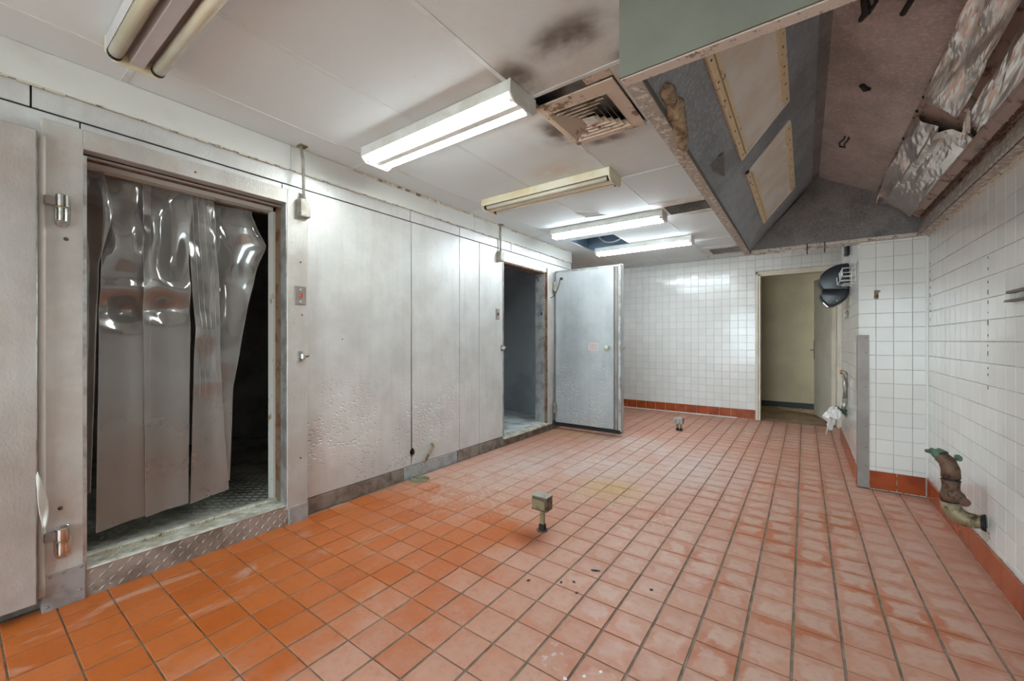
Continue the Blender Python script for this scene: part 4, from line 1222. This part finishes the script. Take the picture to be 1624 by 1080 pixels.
m.build('rust_scale', 'rustpipe', hd)['kind'] = 'stuff'
B(0.672, 0.70, 2.84, 2.95, 2.128, 2.146).build('trough_clip', 'alu', hd)
for yy in (2.60, 2.75, 3.25, 2.68, 2.9):
    MB().tube([(0.468, yy, 2.374), (0.462, yy, 2.372)], 0.008, 8).build('rivet_hole', 'blackm', hd)
# access panels in the front slope
LD = Vector((LS[1][0] - LS[0][0], LS[1][1] - LS[0][1])); LN = LD.normalized(); LP = Vector((LN.y, -LN.x))   # LP points into the hood
def lsp(x, off):
    t = (x - LS[0][0]) / LD.x
    return (LS[0][0] + LD.x * t + LP.x * off, LS[0][1] + LD.y * t + LP.y * off)
def lslab(xa, xb, y0, y1, o0, o1, name, mat, parent, bevel=0.0):
    return MB().prism([lsp(xa, o0), lsp(xb, o0), lsp(xb, o1), lsp(xa, o1)], 'y', y0, y1).build(name, mat, parent, bevel=bevel)
for (y0, y1) in ((1.34, 2.49), (2.72, 3.93)):
    xa, xb = -0.283, -0.072
    p = lslab(xa + 0.01, xb - 0.01, y0 + 0.02, y1 - 0.02, 0.001, 0.006, 'access_panel', 'cream', hd)
    lslab(xa, xa + 0.017, y0, y1, 0.001, 0.016, 'frame_strip', 'creamrust', p, 0.001)
    lslab(xa + 0.020, xa + 0.029, y0 + 0.04, y1 - 0.03, 0.003, 0.020, 'hinge_strip', 'creamrust', p, 0.001)
    lslab(xb - 0.024, xb, y0 + 0.02, y1 - 0.02, 0.001, 0.016, 'frame_strip', 'creamrust', p, 0.001)
    lslab(xa, xb, y1 - 0.018, y1, 0.001, 0.014, 'frame_strip', 'cream', p, 0.001)
    lslab(xa, xb, y0, y0 + 0.018, 0.001, 0.014, 'frame_strip', 'cream', p, 0.001)
    for k in range(8):
        yy = y0 + 0.06 + k * (y1 - y0 - 0.12) / 7
        for xx in (xa + 0.008, xb - 0.012):
            a_ = lsp(xx, 0.014); b_ = lsp(xx, 0.0175)
            MB().tube([(a_[0], yy, a_[1]), (b_[0], yy, b_[1])], 0.005, 6).build('screw', 'rustpipe', p)
# black clips and holes on the rear slope
RD = Vector((RS[1][0] - RS[0][0], RS[1][1] - RS[0][1])); RN = RD.normalized(); RP = Vector((RN.y, -RN.x))
if RP.y > 0: RP = -RP
def rsp(x, off):
    t = (x - RS[0][0]) / RD.x
    return (RS[0][0] + RD.x * t + RP.x * off, RS[0][1] + RD.y * t + RP.y * off)
def rpt(x, y, off):
    a_ = rsp(x, off); return (a_[0], y, a_[1])
m = MB(); m.tube([rpt(0.235, 2.73, 0.001), rpt(0.258, 2.752, 0.012), rpt(0.272, 2.762, 0.001)], [0.012, 0.013, 0.009], 8)
m.build('black_plug', 'blackm', hd, smooth=True)
m = MB(); m.tube([rpt(0.212, 3.40, 0.0), rpt(0.215, 3.40, 0.02), rpt(0.200, 3.44, 0.03), rpt(0.205, 3.50, 0.03), rpt(0.222, 3.52, 0.02)], 0.005, 6)
m.tube([rpt(0.232, 3.40, 0.0), rpt(0.235, 3.40, 0.02), rpt(0.226, 3.44, 0.03), rpt(0.231, 3.50, 0.03)], 0.005, 6)
m.build('wire_clip', 'blackm', hd, smooth=True)
m = MB(); m.tube([rpt(0.195, 2.02, 0.0), rpt(0.20, 2.05, 0.03), rpt(0.215, 2.11, 0.035), rpt(0.20, 2.17, 0.03), rpt(0.196, 2.19, 0.01)], [0.010, 0.013, 0.016, 0.010, 0.005], 8)
m.tube([rpt(0.215, 2.02, 0.0), rpt(0.235, 2.06, 0.03), rpt(0.222, 2.12, 0.035)], 0.007, 6)
m.build('wire_clip', 'blackm', hd, smooth=True)
m = MB(); m.tube([rpt(0.335, 1.95, 0.0), rpt(0.325, 2.06, 0.02), rpt(0.315, 2.13, 0.022)], 0.011, 8)
m.build('black_stub', 'blackm', hd)
# fin bracket near the side rail
m = MB()
p0 = Vector((-0.375, 2.19, 2.062))
m.add([p0, p0 + Vector((0.055, 0.02, 0.055)), p0 + Vector((0.03, 0.23, 0.008)), p0 + Vector((-0.012, 0.05, -0.006))], [(0, 1, 3), (1, 2, 3), (0, 2, 1), (0, 3, 2)])
m.build('fin_bracket', 'hend', hd)
# lint rag hanging on the side rail
def rag_path(t):
    return Vector((-0.385 - 0.03 * t + 0.012 * math.sin(t * 5), 1.40 + 0.52 * t, 2.050 - 0.040 * t + 0.005 * math.sin(t * 9)))
vs = []; n = 14; K = 26
m = MB(); ring_v = []
for k in range(K + 1):
    t = k / K; c = rag_path(t)
    r = 0.007 + 0.021 * math.sin(math.pi * min(1, 0.12 + t * 0.86)) ** 0.7
    for a in range(n):
        an = 2 * math.pi * a / n
        rr = r * (1 + 0.55 * mnoise.noise((math.cos(an) * 2, math.sin(an) * 2, t * 9)))
        vs.append(c + Vector((math.cos(an) * rr, 0.0, math.sin(an) * rr * 1.2)))
fs = [(k * n + a, k * n + (a + 1) % n, (k + 1) * n + (a + 1) % n, (k + 1) * n + a) for k in range(K) for a in range(n)]
fs += [tuple(range(n)), tuple(K * n + a for a in range(n))]
m.add(vs, fs)
o = m.build('lint_clump', 'rag', None, smooth=True)
tag(o, 'tan matted lint clump hanging along the hood side rail', 'lint')
# hooks on the far rail
for x, lab in ((0.017, 'small rusty wire hook over the middle of the back doorway'), (0.137, 'small rusty wire hook beside the black towel dispenser')):
    o = MB().tube([(x, HY1 - 0.062, 2.032), (x, HY1 - 0.064, 2.0), (x, HY1 - 0.062, 1.955), (x, HY1 - 0.052, 1.944), (x, HY1 - 0.040, 1.95), (x, HY1 - 0.040, 1.98)], 0.0042, 6).build('wire_hook', 'rustpipe', None, smooth=True)
    tag(o, lab, 'hook', 'hooks on the far hood rail')

# foil sheets
FD = Vector((FS[1][0] - FS[0][0], FS[1][1] - FS[0][1])); FN = Vector((FD.y, -FD.x)).normalized()
if FN.y > 0: FN = -FN
def foil(corners, seed, amp, lift, label, nu=26, nv=46, wav=0.02, curl=None):
    """corners: (u, y) x4 on the filter plane, order (u0 near, u1 near, u1 far, u0 far)"""
    def fn(s, t):
        a = Vector(corners[0]).lerp(Vector(corners[1]), s); b = Vector(corners[3]).lerp(Vector(corners[2]), s)
        p = a.lerp(b, t)
        e = 1 - min(s, 1 - s, t, 1 - t) * 2
        u = p.x + wav * mnoise.noise((t * 6, seed, s * 3)) * (1 if e > 0.8 else 0.3)
        y = p.y + wav * mnoise.noise((s * 6, t * 4, seed + 3)) * (1 if e > 0.8 else 0.3)
        q = (s * 1.8 + seed, t * 2.6, seed)
        h = lift + amp * (abs(mnoise.noise(q)) * 1.4 + 0.40 * abs(mnoise.noise((q[0] * 2.7 + q[1], q[1] * 2.1, seed))) + 0.13 * abs(mnoise.noise((q[0] * 6.1, q[1] * 6.1 - q[0] * 3, seed))))
        if curl: h += curl(s, t)
        return (FS[0][0] + FD.x * u + FN.x * h, y, FS[0][1] + FD.y * u + FN.y * h)
    o = MB().grid(fn, nu, nv).build('foil_sheet', 'foil')
    return tag(o, label, 'foil', 'foil sheets over the filter opening')
foil([(-0.02, 1.5), (0.42, 1.5), (0.60, 2.70), (0.02, 2.68)], 1.3, 0.032, 0.004, 'loose grey crumpled foil sheet hanging over the upper filter opening', curl=lambda s, t: 0.03 * s)
foil([(0.52, 1.7), (1.04, 1.7), (0.99, 2.90), (0.66, 2.74)], 4.1, 0.022, 0.004, 'flat pale foil sheet tucked into the grease trough', 14, 26)
foil([(0.60, 2.66), (0.66, 2.70), (0.98, 2.90), (0.86, 2.98)], 6.6, 0.022, 0.010, 'small folded silver foil corner between the two bigger foil sheets', 12, 14)
foil([(0.03, 2.93), (0.95, 2.88), (0.97, 4.30), (0.06, 4.28)], 9.2, 0.040, 0.006, 'wide torn foil sheet by the far end of the hood', 16, 26, 0.03, curl=lambda s, t: 0.030 * math.exp(-((s - 0.25 - 0.25 * (1 - t)) / 0.05) ** 2) + 0.02 * t * t)
def tail(s, t):
    return (0.468 + 0.018 * s - 0.012 * t, 4.24 + 0.03 * s + 0.03 * t, 2.362 - 0.085 * t * (1 - 0.3 * s) + 0.01 * math.sin(s * 6 + t * 3))
o = MB().grid(tail, 6, 10).build('foil_tail', 'foil', None)
tag(o, 'narrow foil tail dangling below the rear hood slope', 'foil')

# ================================================================ pier fittings
o = MB().prism([(0.351, 4.369), (0.424, 4.369), (0.424, 4.3715), (0.3535, 4.3715), (0.3535, 4.44), (0.351, 4.44)], 'z', 0.004, 1.245).build('corner_guard', 'steel', None)
tag(o, 'grey stainless corner guard standing on the pier edge', 'corner guard')
for z in (0.18, 0.33, 0.5, 0.82, 1.1, 1.22):
    MB().tube([(0.405, 4.3695, z), (0.405, 4.3675, z)], 0.004, 6).build('screw', 'blackm', o)
# hook bracket on the pier front
o = thing('coat_hook', (0.468, 4.38, 1.53), 'small brown metal hook plate on the pier front', 'hook')
B(0.455, 0.482, 4.372, 4.380, 1.535, 1.605).build('plate', 'palepipe', o, bevel=0.003)
MB().tube([(0.468, 4.372, 1.59), (0.470, 4.352, 1.588), (0.486, 4.340, 1.594)], 0.006, 6).build('prong', 'steel', o, smooth=True)
MB().tube([(0.468, 4.372, 1.555), (0.468, 4.352, 1.548), (0.468, 4.345, 1.565)], 0.006, 6).build('prong', 'rustpipe', o, smooth=True)
# towel dispenser (side profile in x,z) on the pier's side
prof = [(0.357, 1.972), (0.296, 1.968), (0.240, 1.953), (0.198, 1.932), (0.155, 1.897), (0.127, 1.855), (0.114, 1.813), (0.118, 1.78), (0.134, 1.748), (0.149, 1.712), (0.130, 1.690), (0.122, 1.660), (0.132, 1.627), (0.155, 1.590), (0.190, 1.545), (0.241, 1.546), (0.296, 1.577), (0.341, 1.617), (0.357, 1.640)]
t = thing('towel_dispenser', (0.357, 5.36, 1.54), 'black domed towel dispenser on the side of the pier', 'dispenser')
up = [p for p in prof if p[1] >= 1.70]; dn = [p for p in prof if p[1] <= 1.715 and p[0] < 0.356]
MB().prism(up + [(0.357, 1.70)], 'y', 5.22, 5.52).build('cover', 'black', t, bevel=0.016, segs=4, smooth=True)
MB().prism([(0.357, 1.715)] + [q for q in dn], 'y', 5.225, 5.515).build('lower_body', 'black', t, bevel=0.018, segs=3, smooth=True)
MB().tube([(0.150, 5.28, 1.710), (0.205, 5.205, 1.712), (0.235, 5.20, 1.70)], 0.006, 6).build('seam', 'blackm', t)
MB().prism([(0.150, 1.586), (0.186, 1.540), (0.194, 1.546), (0.158, 1.594)], 'y', 5.25, 5.49).build('tear_bar', 'chrome', t)
MB().tube([(0.262, 5.224, 1.60), (0.262, 5.216, 1.60)], 0.008, 10).build('lock', 'steel', t)
# wire rack
t = thing('wire_rack', (0.36, 4.75, 1.70), 'white wire glove box rack on the side of the pier', 'rack')
def wire(pts, r=0.0036):
    MB().tube(pts, r, 6).build('wire', 'white_wire', t, smooth=True)
for z in (1.835, 1.795, 1.765):
    wire([(0.356, 4.60, z), (0.268, 4.60, z), (0.268, 4.90, z), (0.356, 4.90, z)])
for y in (4.60, 4.75, 4.90):
    wire([(0.268, y, 1.838), (0.268, y, 1.762)])
wire([(0.356, 4.58, 1.722), (0.250, 4.58, 1.722), (0.246, 4.58, 1.795)])
wire([(0.356, 4.92, 1.722), (0.250, 4.92, 1.722), (0.246, 4.92, 1.795)])
wire([(0.250, 4.58, 1.722), (0.250, 4.92, 1.722)])
wire([(0.356, 4.66, 1.705), (0.282, 4.66, 1.705), (0.282, 4.86, 1.705), (0.356, 4.86, 1.705)])
wire([(0.354, 4.56, 1.70), (0.354, 4.56, 1.85), (0.354, 4.94, 1.85), (0.354, 4.94, 1.70)])
# chrome closer near the top, small black unit
t = thing('soap_dispenser', (0.357, 5.25, 2.04), 'small chrome and black dispenser high on the pier side', 'dispenser')
B(0.333, 0.359, 5.20, 5.30, 2.045, 2.145).build('body', 'black', t, bevel=0.008, segs=2)
B(0.314, 0.334, 5.215, 5.285, 2.06, 2.14).build('cover', 'chrome', t, bevel=0.008, segs=2)
MB().tube([(0.325, 5.25, 2.062), (0.325, 5.25, 2.04)], 0.009, 8).build('nozzle', 'steel', t)
t = thing('outlet_cover', (0.357, 5.42, 1.42), 'small grey outlet cover below the black towel dispenser', 'outlet')
B(0.338, 0.359, 5.37, 5.47, 1.425, 1.50).build('box', 'box', t, bevel=0.006)
B(0.330, 0.339, 5.385, 5.455, 1.44, 1.485).build('cover', 'lampw', t, bevel=0.004)
# water pipe with valve
t = thing('water_pipe', (0.35, 5.45, 0.43), 'galvanized water pipe with green valve on the pier side', 'pipe')
MB().tube([(0.300, 5.45, 0.872), (0.320, 5.45, 0.868)], 0.020, 10).build('copper_tip', 'copper', t, smooth=False)
MB().tube([(0.318, 5.45, 0.870), (0.338, 5.45, 0.862), (0.346, 5.45, 0.84), (0.346, 5.45, 0.80)], 0.021, 10).build('elbow', 'galv', t, smooth=True)
MB().tube([(0.342, 5.45, 0.81), (0.342, 5.45, 0.59)], 0.017, 10).build('riser', 'galv', t, smooth=True)
MB().tube([(0.346, 5.45, 0.60), (0.346, 5.45, 0.56)], 0.023, 8).build('union', 'galv', t)
MB().tube([(0.346, 5.45, 0.57), (0.330, 5.45, 0.52), (0.325, 5.45, 0.47)], 0.020, 10).build('bend', 'galv', t, smooth=True)
MB().tube([(0.352, 5.45, 0.455), (0.30, 5.45, 0.462), (0.258, 5.45, 0.470)], [0.028, 0.030, 0.016], 10).build('valve_body', 'greenvalve', t, smooth=True)
MB().tube([(0.285, 5.45, 0.475), (0.275, 5.42, 0.50)], [0.012, 0.02], 8).build('valve_handle', 'greenvalve', t)
MB().tube([(0.357, 5.45, 0.425), (0.29, 5.45, 0.420)], 0.016, 8).build('lower_pipe', 'galv', t, smooth=True)
# plastic bag hanging from the valve
def bag(u, v):
    a = 2 * math.pi * u
    prof = [(0.012, 0.0), (0.05, 0.03), (0.075, 0.08), (0.07, 0.14), (0.05, 0.2), (0.025, 0.25)]
    t_ = v * 5; i = min(4, int(t_)); f_ = t_ - i
    r = prof[i][0] * (1 - f_) + prof[i + 1][0] * f_; d = prof[i][1] * (1 - f_) + prof[i + 1][1] * f_
    r *= 1 + 0.55 * mnoise.noise((math.cos(a) * 1.7, math.sin(a) * 1.7, v * 5))
    if v > 0.5: r *= 0.55 + 0.45 * math.cos(a - 2.6)
    return (0.262 + math.cos(a) * r - 0.030 * v * (1 if v < 0.5 else 1.2), 5.43 + math.sin(a) * r, 0.505 - d * 0.98 + 0.02 * mnoise.noise((math.cos(a) * 3, math.sin(a) * 3, v * 7)))
o = MB().grid(bag, 28, 22).build('plastic_bag', 'bag', None, smooth=False)
tag(o, 'crumpled white plastic bag hanging on the green valve', 'bag')
def strand(u, v):
    return (0.188 + 0.030 * u * (1 - 0.7 * v) + 0.012 * math.sin(v * 4), 5.40 + 0.02 * math.sin(u * 5 + v * 4), 0.46 - 0.25 * v)
MB().grid(strand, 4, 14).build('strand', 'bag', o)

# ================================================================ iron pipe assembly and bracket on the right wall
t = thing('gas_pipe', (XR, 3.17, 0.20), 'rusted iron pipe stack with green brass fitting on tiled wall', 'pipe')
MB().tube([(XR - 0.001, 3.16, 0.248), (XR - 0.016, 3.165, 0.247)], [0.045, 0.038], 10).build('collar', 'blackm', t)
MB().tube([(XR - 0.004, 3.165, 0.247), (XR - 0.035, 3.185, 0.243)], 0.034, 14).build('nipple', 'palepipe', t, smooth=True)
MB().tube([(XR - 0.030, 3.18, 0.243), (XR - 0.065, 3.20, 0.240), (XR - 0.098, 3.22, 0.255), (XR - 0.112, 3.228, 0.285), (XR - 0.114, 3.23, 0.310)], [0.036, 0.040, 0.043, 0.042, 0.043], 14).build('elbow', 'palepipe', t, smooth=True)
MB().tube([(XR - 0.114, 3.23, 0.312), (XR - 0.114, 3.23, 0.322)], 0.040, 14).build('gasket_ring', 'blackm', t)
MB().tube([(XR - 0.114, 3.23, 0.322), (XR - 0.114, 3.23, 0.345), (XR - 0.114, 3.23, 0.395), (XR - 0.114, 3.23, 0.425), (XR - 0.114, 3.23, 0.432)], [0.042, 0.043, 0.036, 0.038, 0.042], 14).build('tee', 'rustpipe', t, smooth=True)
MB().tube([(XR - 0.110, 3.225, 0.365), (XR - 0.096, 3.17, 0.358)], [0.034, 0.030], 12).build('tee_branch', 'rustpipe', t, smooth=True)
MB().tube([(XR - 0.100, 3.185, 0.360), (XR - 0.084, 3.115, 0.350)], 0.022, 12).build('plug', 'rustpipe', t, smooth=False)
MB().tube([(XR - 0.102, 3.187, 0.360), (XR - 0.098, 3.172, 0.358)], 0.028, 12).build('plug_ring', 'palepipe', t)
MB().tube([(XR - 0.114, 3.23, 0.432), (XR - 0.114, 3.23, 0.445)], 0.036, 12).build('neck', 'blackm', t)
MB().tube([(XR - 0.114, 3.23, 0.445), (XR - 0.115, 3.232, 0.49), (XR - 0.126, 3.245, 0.53), (XR - 0.145, 3.265, 0.548)], [0.040, 0.039, 0.037, 0.034], 14).build('street_elbow', 'rustpipe', t, smooth=True)
MB().tube([(XR - 0.140, 3.262, 0.552), (XR - 0.160, 3.285, 0.566)], [0.036, 0.030], 8).build('bushing', 'verdigris', t)
MB().tube([(XR - 0.155, 3.28, 0.562), (XR - 0.178, 3.305, 0.566)], 0.020, 6).build('flare_nut', 'verdigris', t)
MB().tube([(XR - 0.172, 3.30, 0.565), (XR - 0.196, 3.325, 0.560)], [0.016, 0.009], 8).build('flare_tip', 'rustpipe', t)
B(XR - 0.102, XR - 0.075, 3.20, 3.24, 0.545, 0.575).build('bracket_tab', 'verdigris', t, bevel=0.006)
m = MB()
vs = []
o = MB().prism([(3.09, 0.20), (3.16, 0.155), (3.22, 0.16), (3.20, 0.21), (3.14, 0.23)], 'x', XR - 0.004, XR + 0.0).build('broken_tile_patch', 'caulk', wr)
t = thing('wall_bracket', (XR, 2.78, 1.38), 'tarnished metal shelf bracket on tiled wall above the iron pipe', 'bracket')
B(XR - 0.022, XR, 2.62, 2.825, 1.412, 1.424).build('top_flange', 'brownbox', t)
B(XR - 0.010, XR, 2.62, 2.825, 1.380, 1.415).build('web', 'alu', t)
B(XR - 0.028, XR, 2.62, 2.825, 1.374, 1.383).build('lower_flange', 'brownbox', t)

# ================================================================ floor pedestal outlets
def pedestal(x, y, zb, zt, w, label, two):
    t = thing('floor_outlet', (x, y, 0), label, 'outlet', 'floor pedestal outlets')
    MB().prism([(x + 0.036 * math.cos(a), y + 0.036 * math.sin(a)) for a in [k * math.pi / 5 for k in range(10)]], 'z', 0, 0.006).build('floor_flange', 'rustpipe', t)
    if two:
        for dx in (-0.022, 0.022):
            MB().tube([(x + dx, y, 0), (x + dx, y, zb + 0.01)], 0.014, 8).build('post', 'brass', t)
            MB().tube([(x + dx, y, 0.0), (x + dx, y, 0.035)], 0.019, 8).build('coupling', 'blackm', t)
    else:
        B(x - 0.014, x + 0.014, y - 0.008, y + 0.012, 0.004, zb + 0.01).build('post', 'brass', t, bevel=0.002)
        B(x - 0.019, x + 0.019, y - 0.014, y + 0.016, 0.0, 0.042).build('coupling', 'blackm', t, bevel=0.003)
    return t
t = pedestal(-1.347, 2.201, 0.138, 0.23, 0.1, 'brass faced floor outlet box on one post by rust stain', False)
xa, xb, ya, yb = -1.402, -1.292, 2.165, 2.235
B(xa, xb, ya, yb, 0.136, 0.226).build('box', 'brownbox', t, bevel=0.003)
B(xa - 0.002, xb + 0.002, ya - 0.002, yb + 0.002, 0.220, 0.228).build('lid', 'box', t, bevel=0.002)
q = B(xa + 0.006, xb - 0.010, ya - 0.012, ya, 0.146, 0.205).build('receptacle', 'brass', t, bevel=0.004)
B(xa + 0.008, xb - 0.020, ya - 0.018, ya - 0.010, 0.198, 0.208).build('cover_hinge', 'brass', q)
B(xa, xb, ya - 0.004, ya + 0.001, 0.137, 0.146).build('lower_strip', 'rustpipe', t)
t = pedestal(-1.357, 5.70, 0.09, 0.19, 0.1, 'grey floor outlet box on twin posts near the far wall', True)
q = B(-1.357 - 0.06, -1.357 + 0.055, 5.65, 5.72, 0.092, 0.180).build('box', 'box', t, bevel=0.008, segs=2)
MB().tube([(-1.38, 5.652, 0.136), (-1.38, 5.632, 0.136)], 0.045, 14).build('round_cap', 'box', t, bevel=0.004)
B(-1.304, -1.300, 5.665, 5.705, 0.105, 0.165).build('end_plate', 'brownbox', q)
MB().tube([(-1.301, 5.685, 0.138), (-1.298, 5.685, 0.138)], 0.010, 8).build('knockout', 'blackm', q)

# ================================================================ doorway and back room
t = thing('trim_4', (-0.09, YB, 0), 'cream metal frame of the back doorway', 'door frame', kind='structure')
B(-0.604, -0.568, YB - 0.022, YB + 0.16, 0, 2.232).build('jamb', 'doorcream', t, bevel=0.004)
B(-0.568, DR[0], YB - 0.006, YB + 0.16, 0, 2.200).build('stop', 'doorcream', t, bevel=0.003)
B(0.385, 0.440, YB - 0.022, YB + 0.16, 0, 2.232).build('jamb', 'doorcream', t, bevel=0.004)
B(DR[1], 0.385, YB - 0.006, YB + 0.16, 0, 2.200).build('stop', 'doorcream', t, bevel=0.003)
B(-0.604, 0.44, YB - 0.022, YB + 0.16, 2.196, 2.234).build('header', 'doorcream', t, bevel=0.004)
B(-0.568, 0.385, YB - 0.006, YB + 0.16, DR[2] - 0.012, 2.20).build('header_stop', 'doorcream', t, bevel=0.003)
ang = math.atan2(0.19, 0.90)
d3 = thing('door_3', (0.352, 7.31, 0.01), 'cream painted door standing open in the back doorway', 'door', kind='structure')
dd = Vector((-math.sin(ang), math.cos(ang), 0)); dn = Vector((math.cos(ang), math.sin(ang), 0))
def dbox(s0, s1, n0, n1, z0, z1, name, mat, parent, bevel=0.0):
    o_ = Vector((0.352, 7.31, 0))
    p = [o_ + dd * s + dn * n for s, n in ((s0, n0), (s1, n0), (s1, n1), (s0, n1))]
    return MB().prism([(q.x, q.y) for q in p], 'z', z0, z1).build(name, mat, parent, bevel=bevel)
dbox(0, 0.90, -0.045, 0.0, 0.012, 2.16, 'leaf', 'doorcream', d3, 0.002)
dbox(0.872, 0.902, -0.048, -0.002, 0.90, 1.20, 'lock_plate', 'rustpipe', d3)
hnd = dbox(0.83, 0.86, -0.075, -0.045, 1.03, 1.06, 'lever_handle', 'chrome', d3, 0.005)
dbox(0.835, 0.93, -0.098, -0.075, 1.035, 1.056, 'lever', 'chrome', hnd, 0.006)
m = MB()
m.box(-1.9, 1.6, 8.80, 8.9, 0, 2.6)
m.box(-2.0, -1.9, YB + 0.15, 8.9, 0, 2.6)
m.box(1.5, 1.6, YB + 0.15, 8.9, 0, 2.6)
m.box(-2.0, 1.6, YB + 0.15, 8.9, 2.5, 2.6)
wall('wall_back_room', m, 'backwall', 'tan wall of the unlit room through the back doorway')
o = B(-1.9, 1.5, 8.785, 8.80, 0, 0.10).build('baseboard_back_room', 'blackm')
tag(o, 'black vinyl baseboard in the unlit back room', 'baseboard', kind='structure')
o = B(-1.9, 1.5, YB + 0.125, 8.80, -0.1, -0.004).build('floor_back_room', 'grout')
tag(o, 'worn tan tile floor of the unlit back room', 'floor', kind='structure')
items = []
for a in range(11):
    for b in range(6):
        items.append((face_matrix((-1.74 + a * 0.305, YB + 0.13 + 0.152 + b * 0.305, 0), '+z'), 0.300, 0.300))
lay_tiles(o, 'floor_tile', items, 0.004, 0.001, 'backfloor', 300, 'floor_tile_field', 0.001)

# ================================================================ bits lying on the floor
def crumb(x, y, r, mat, label, group, seed, flat=0.35):
    m = MB(); n = 7
    pts = [(x + r * math.cos(a) * random.uniform(0.5, 1.2), y + r * math.sin(a) * random.uniform(0.5, 1.2)) for a in [2 * math.pi * k / n for k in range(n)]]
    m.prism(pts, 'z', 0.0005, 0.0005 + r * flat)
    o = m.build('debris', mat, None, bevel=r * 0.1)
    tag(o, label, 'debris', group)
for (x, y) in [(-0.93, 1.82), (-0.98, 1.78), (-0.88, 1.75), (-1.12, 1.70), (-0.60, 1.98)]:
    crumb(x, y, 0.009, 'blackm', 'small dark crumb on the pinkish floor tiles', 'dark crumbs on the floor', 1)
o = MB().tube([(-0.905, 1.965, 0.004), (-0.885, 1.97, 0.005), (-0.862, 1.982, 0.004)], [0.003, 0.005, 0.002], 5).build('debris', 'blackm', None)
tag(o, 'thin dark splinter on the pinkish floor tiles', 'debris')
for k in range(14):
    crumb(-0.58 + random.gauss(0, 0.07), 1.22 + random.gauss(0, 0.09), random.uniform(0.004, 0.010), 'lampw', 'white paint flake scattered near the front of the floor', 'white flakes on the floor', k, 0.2)
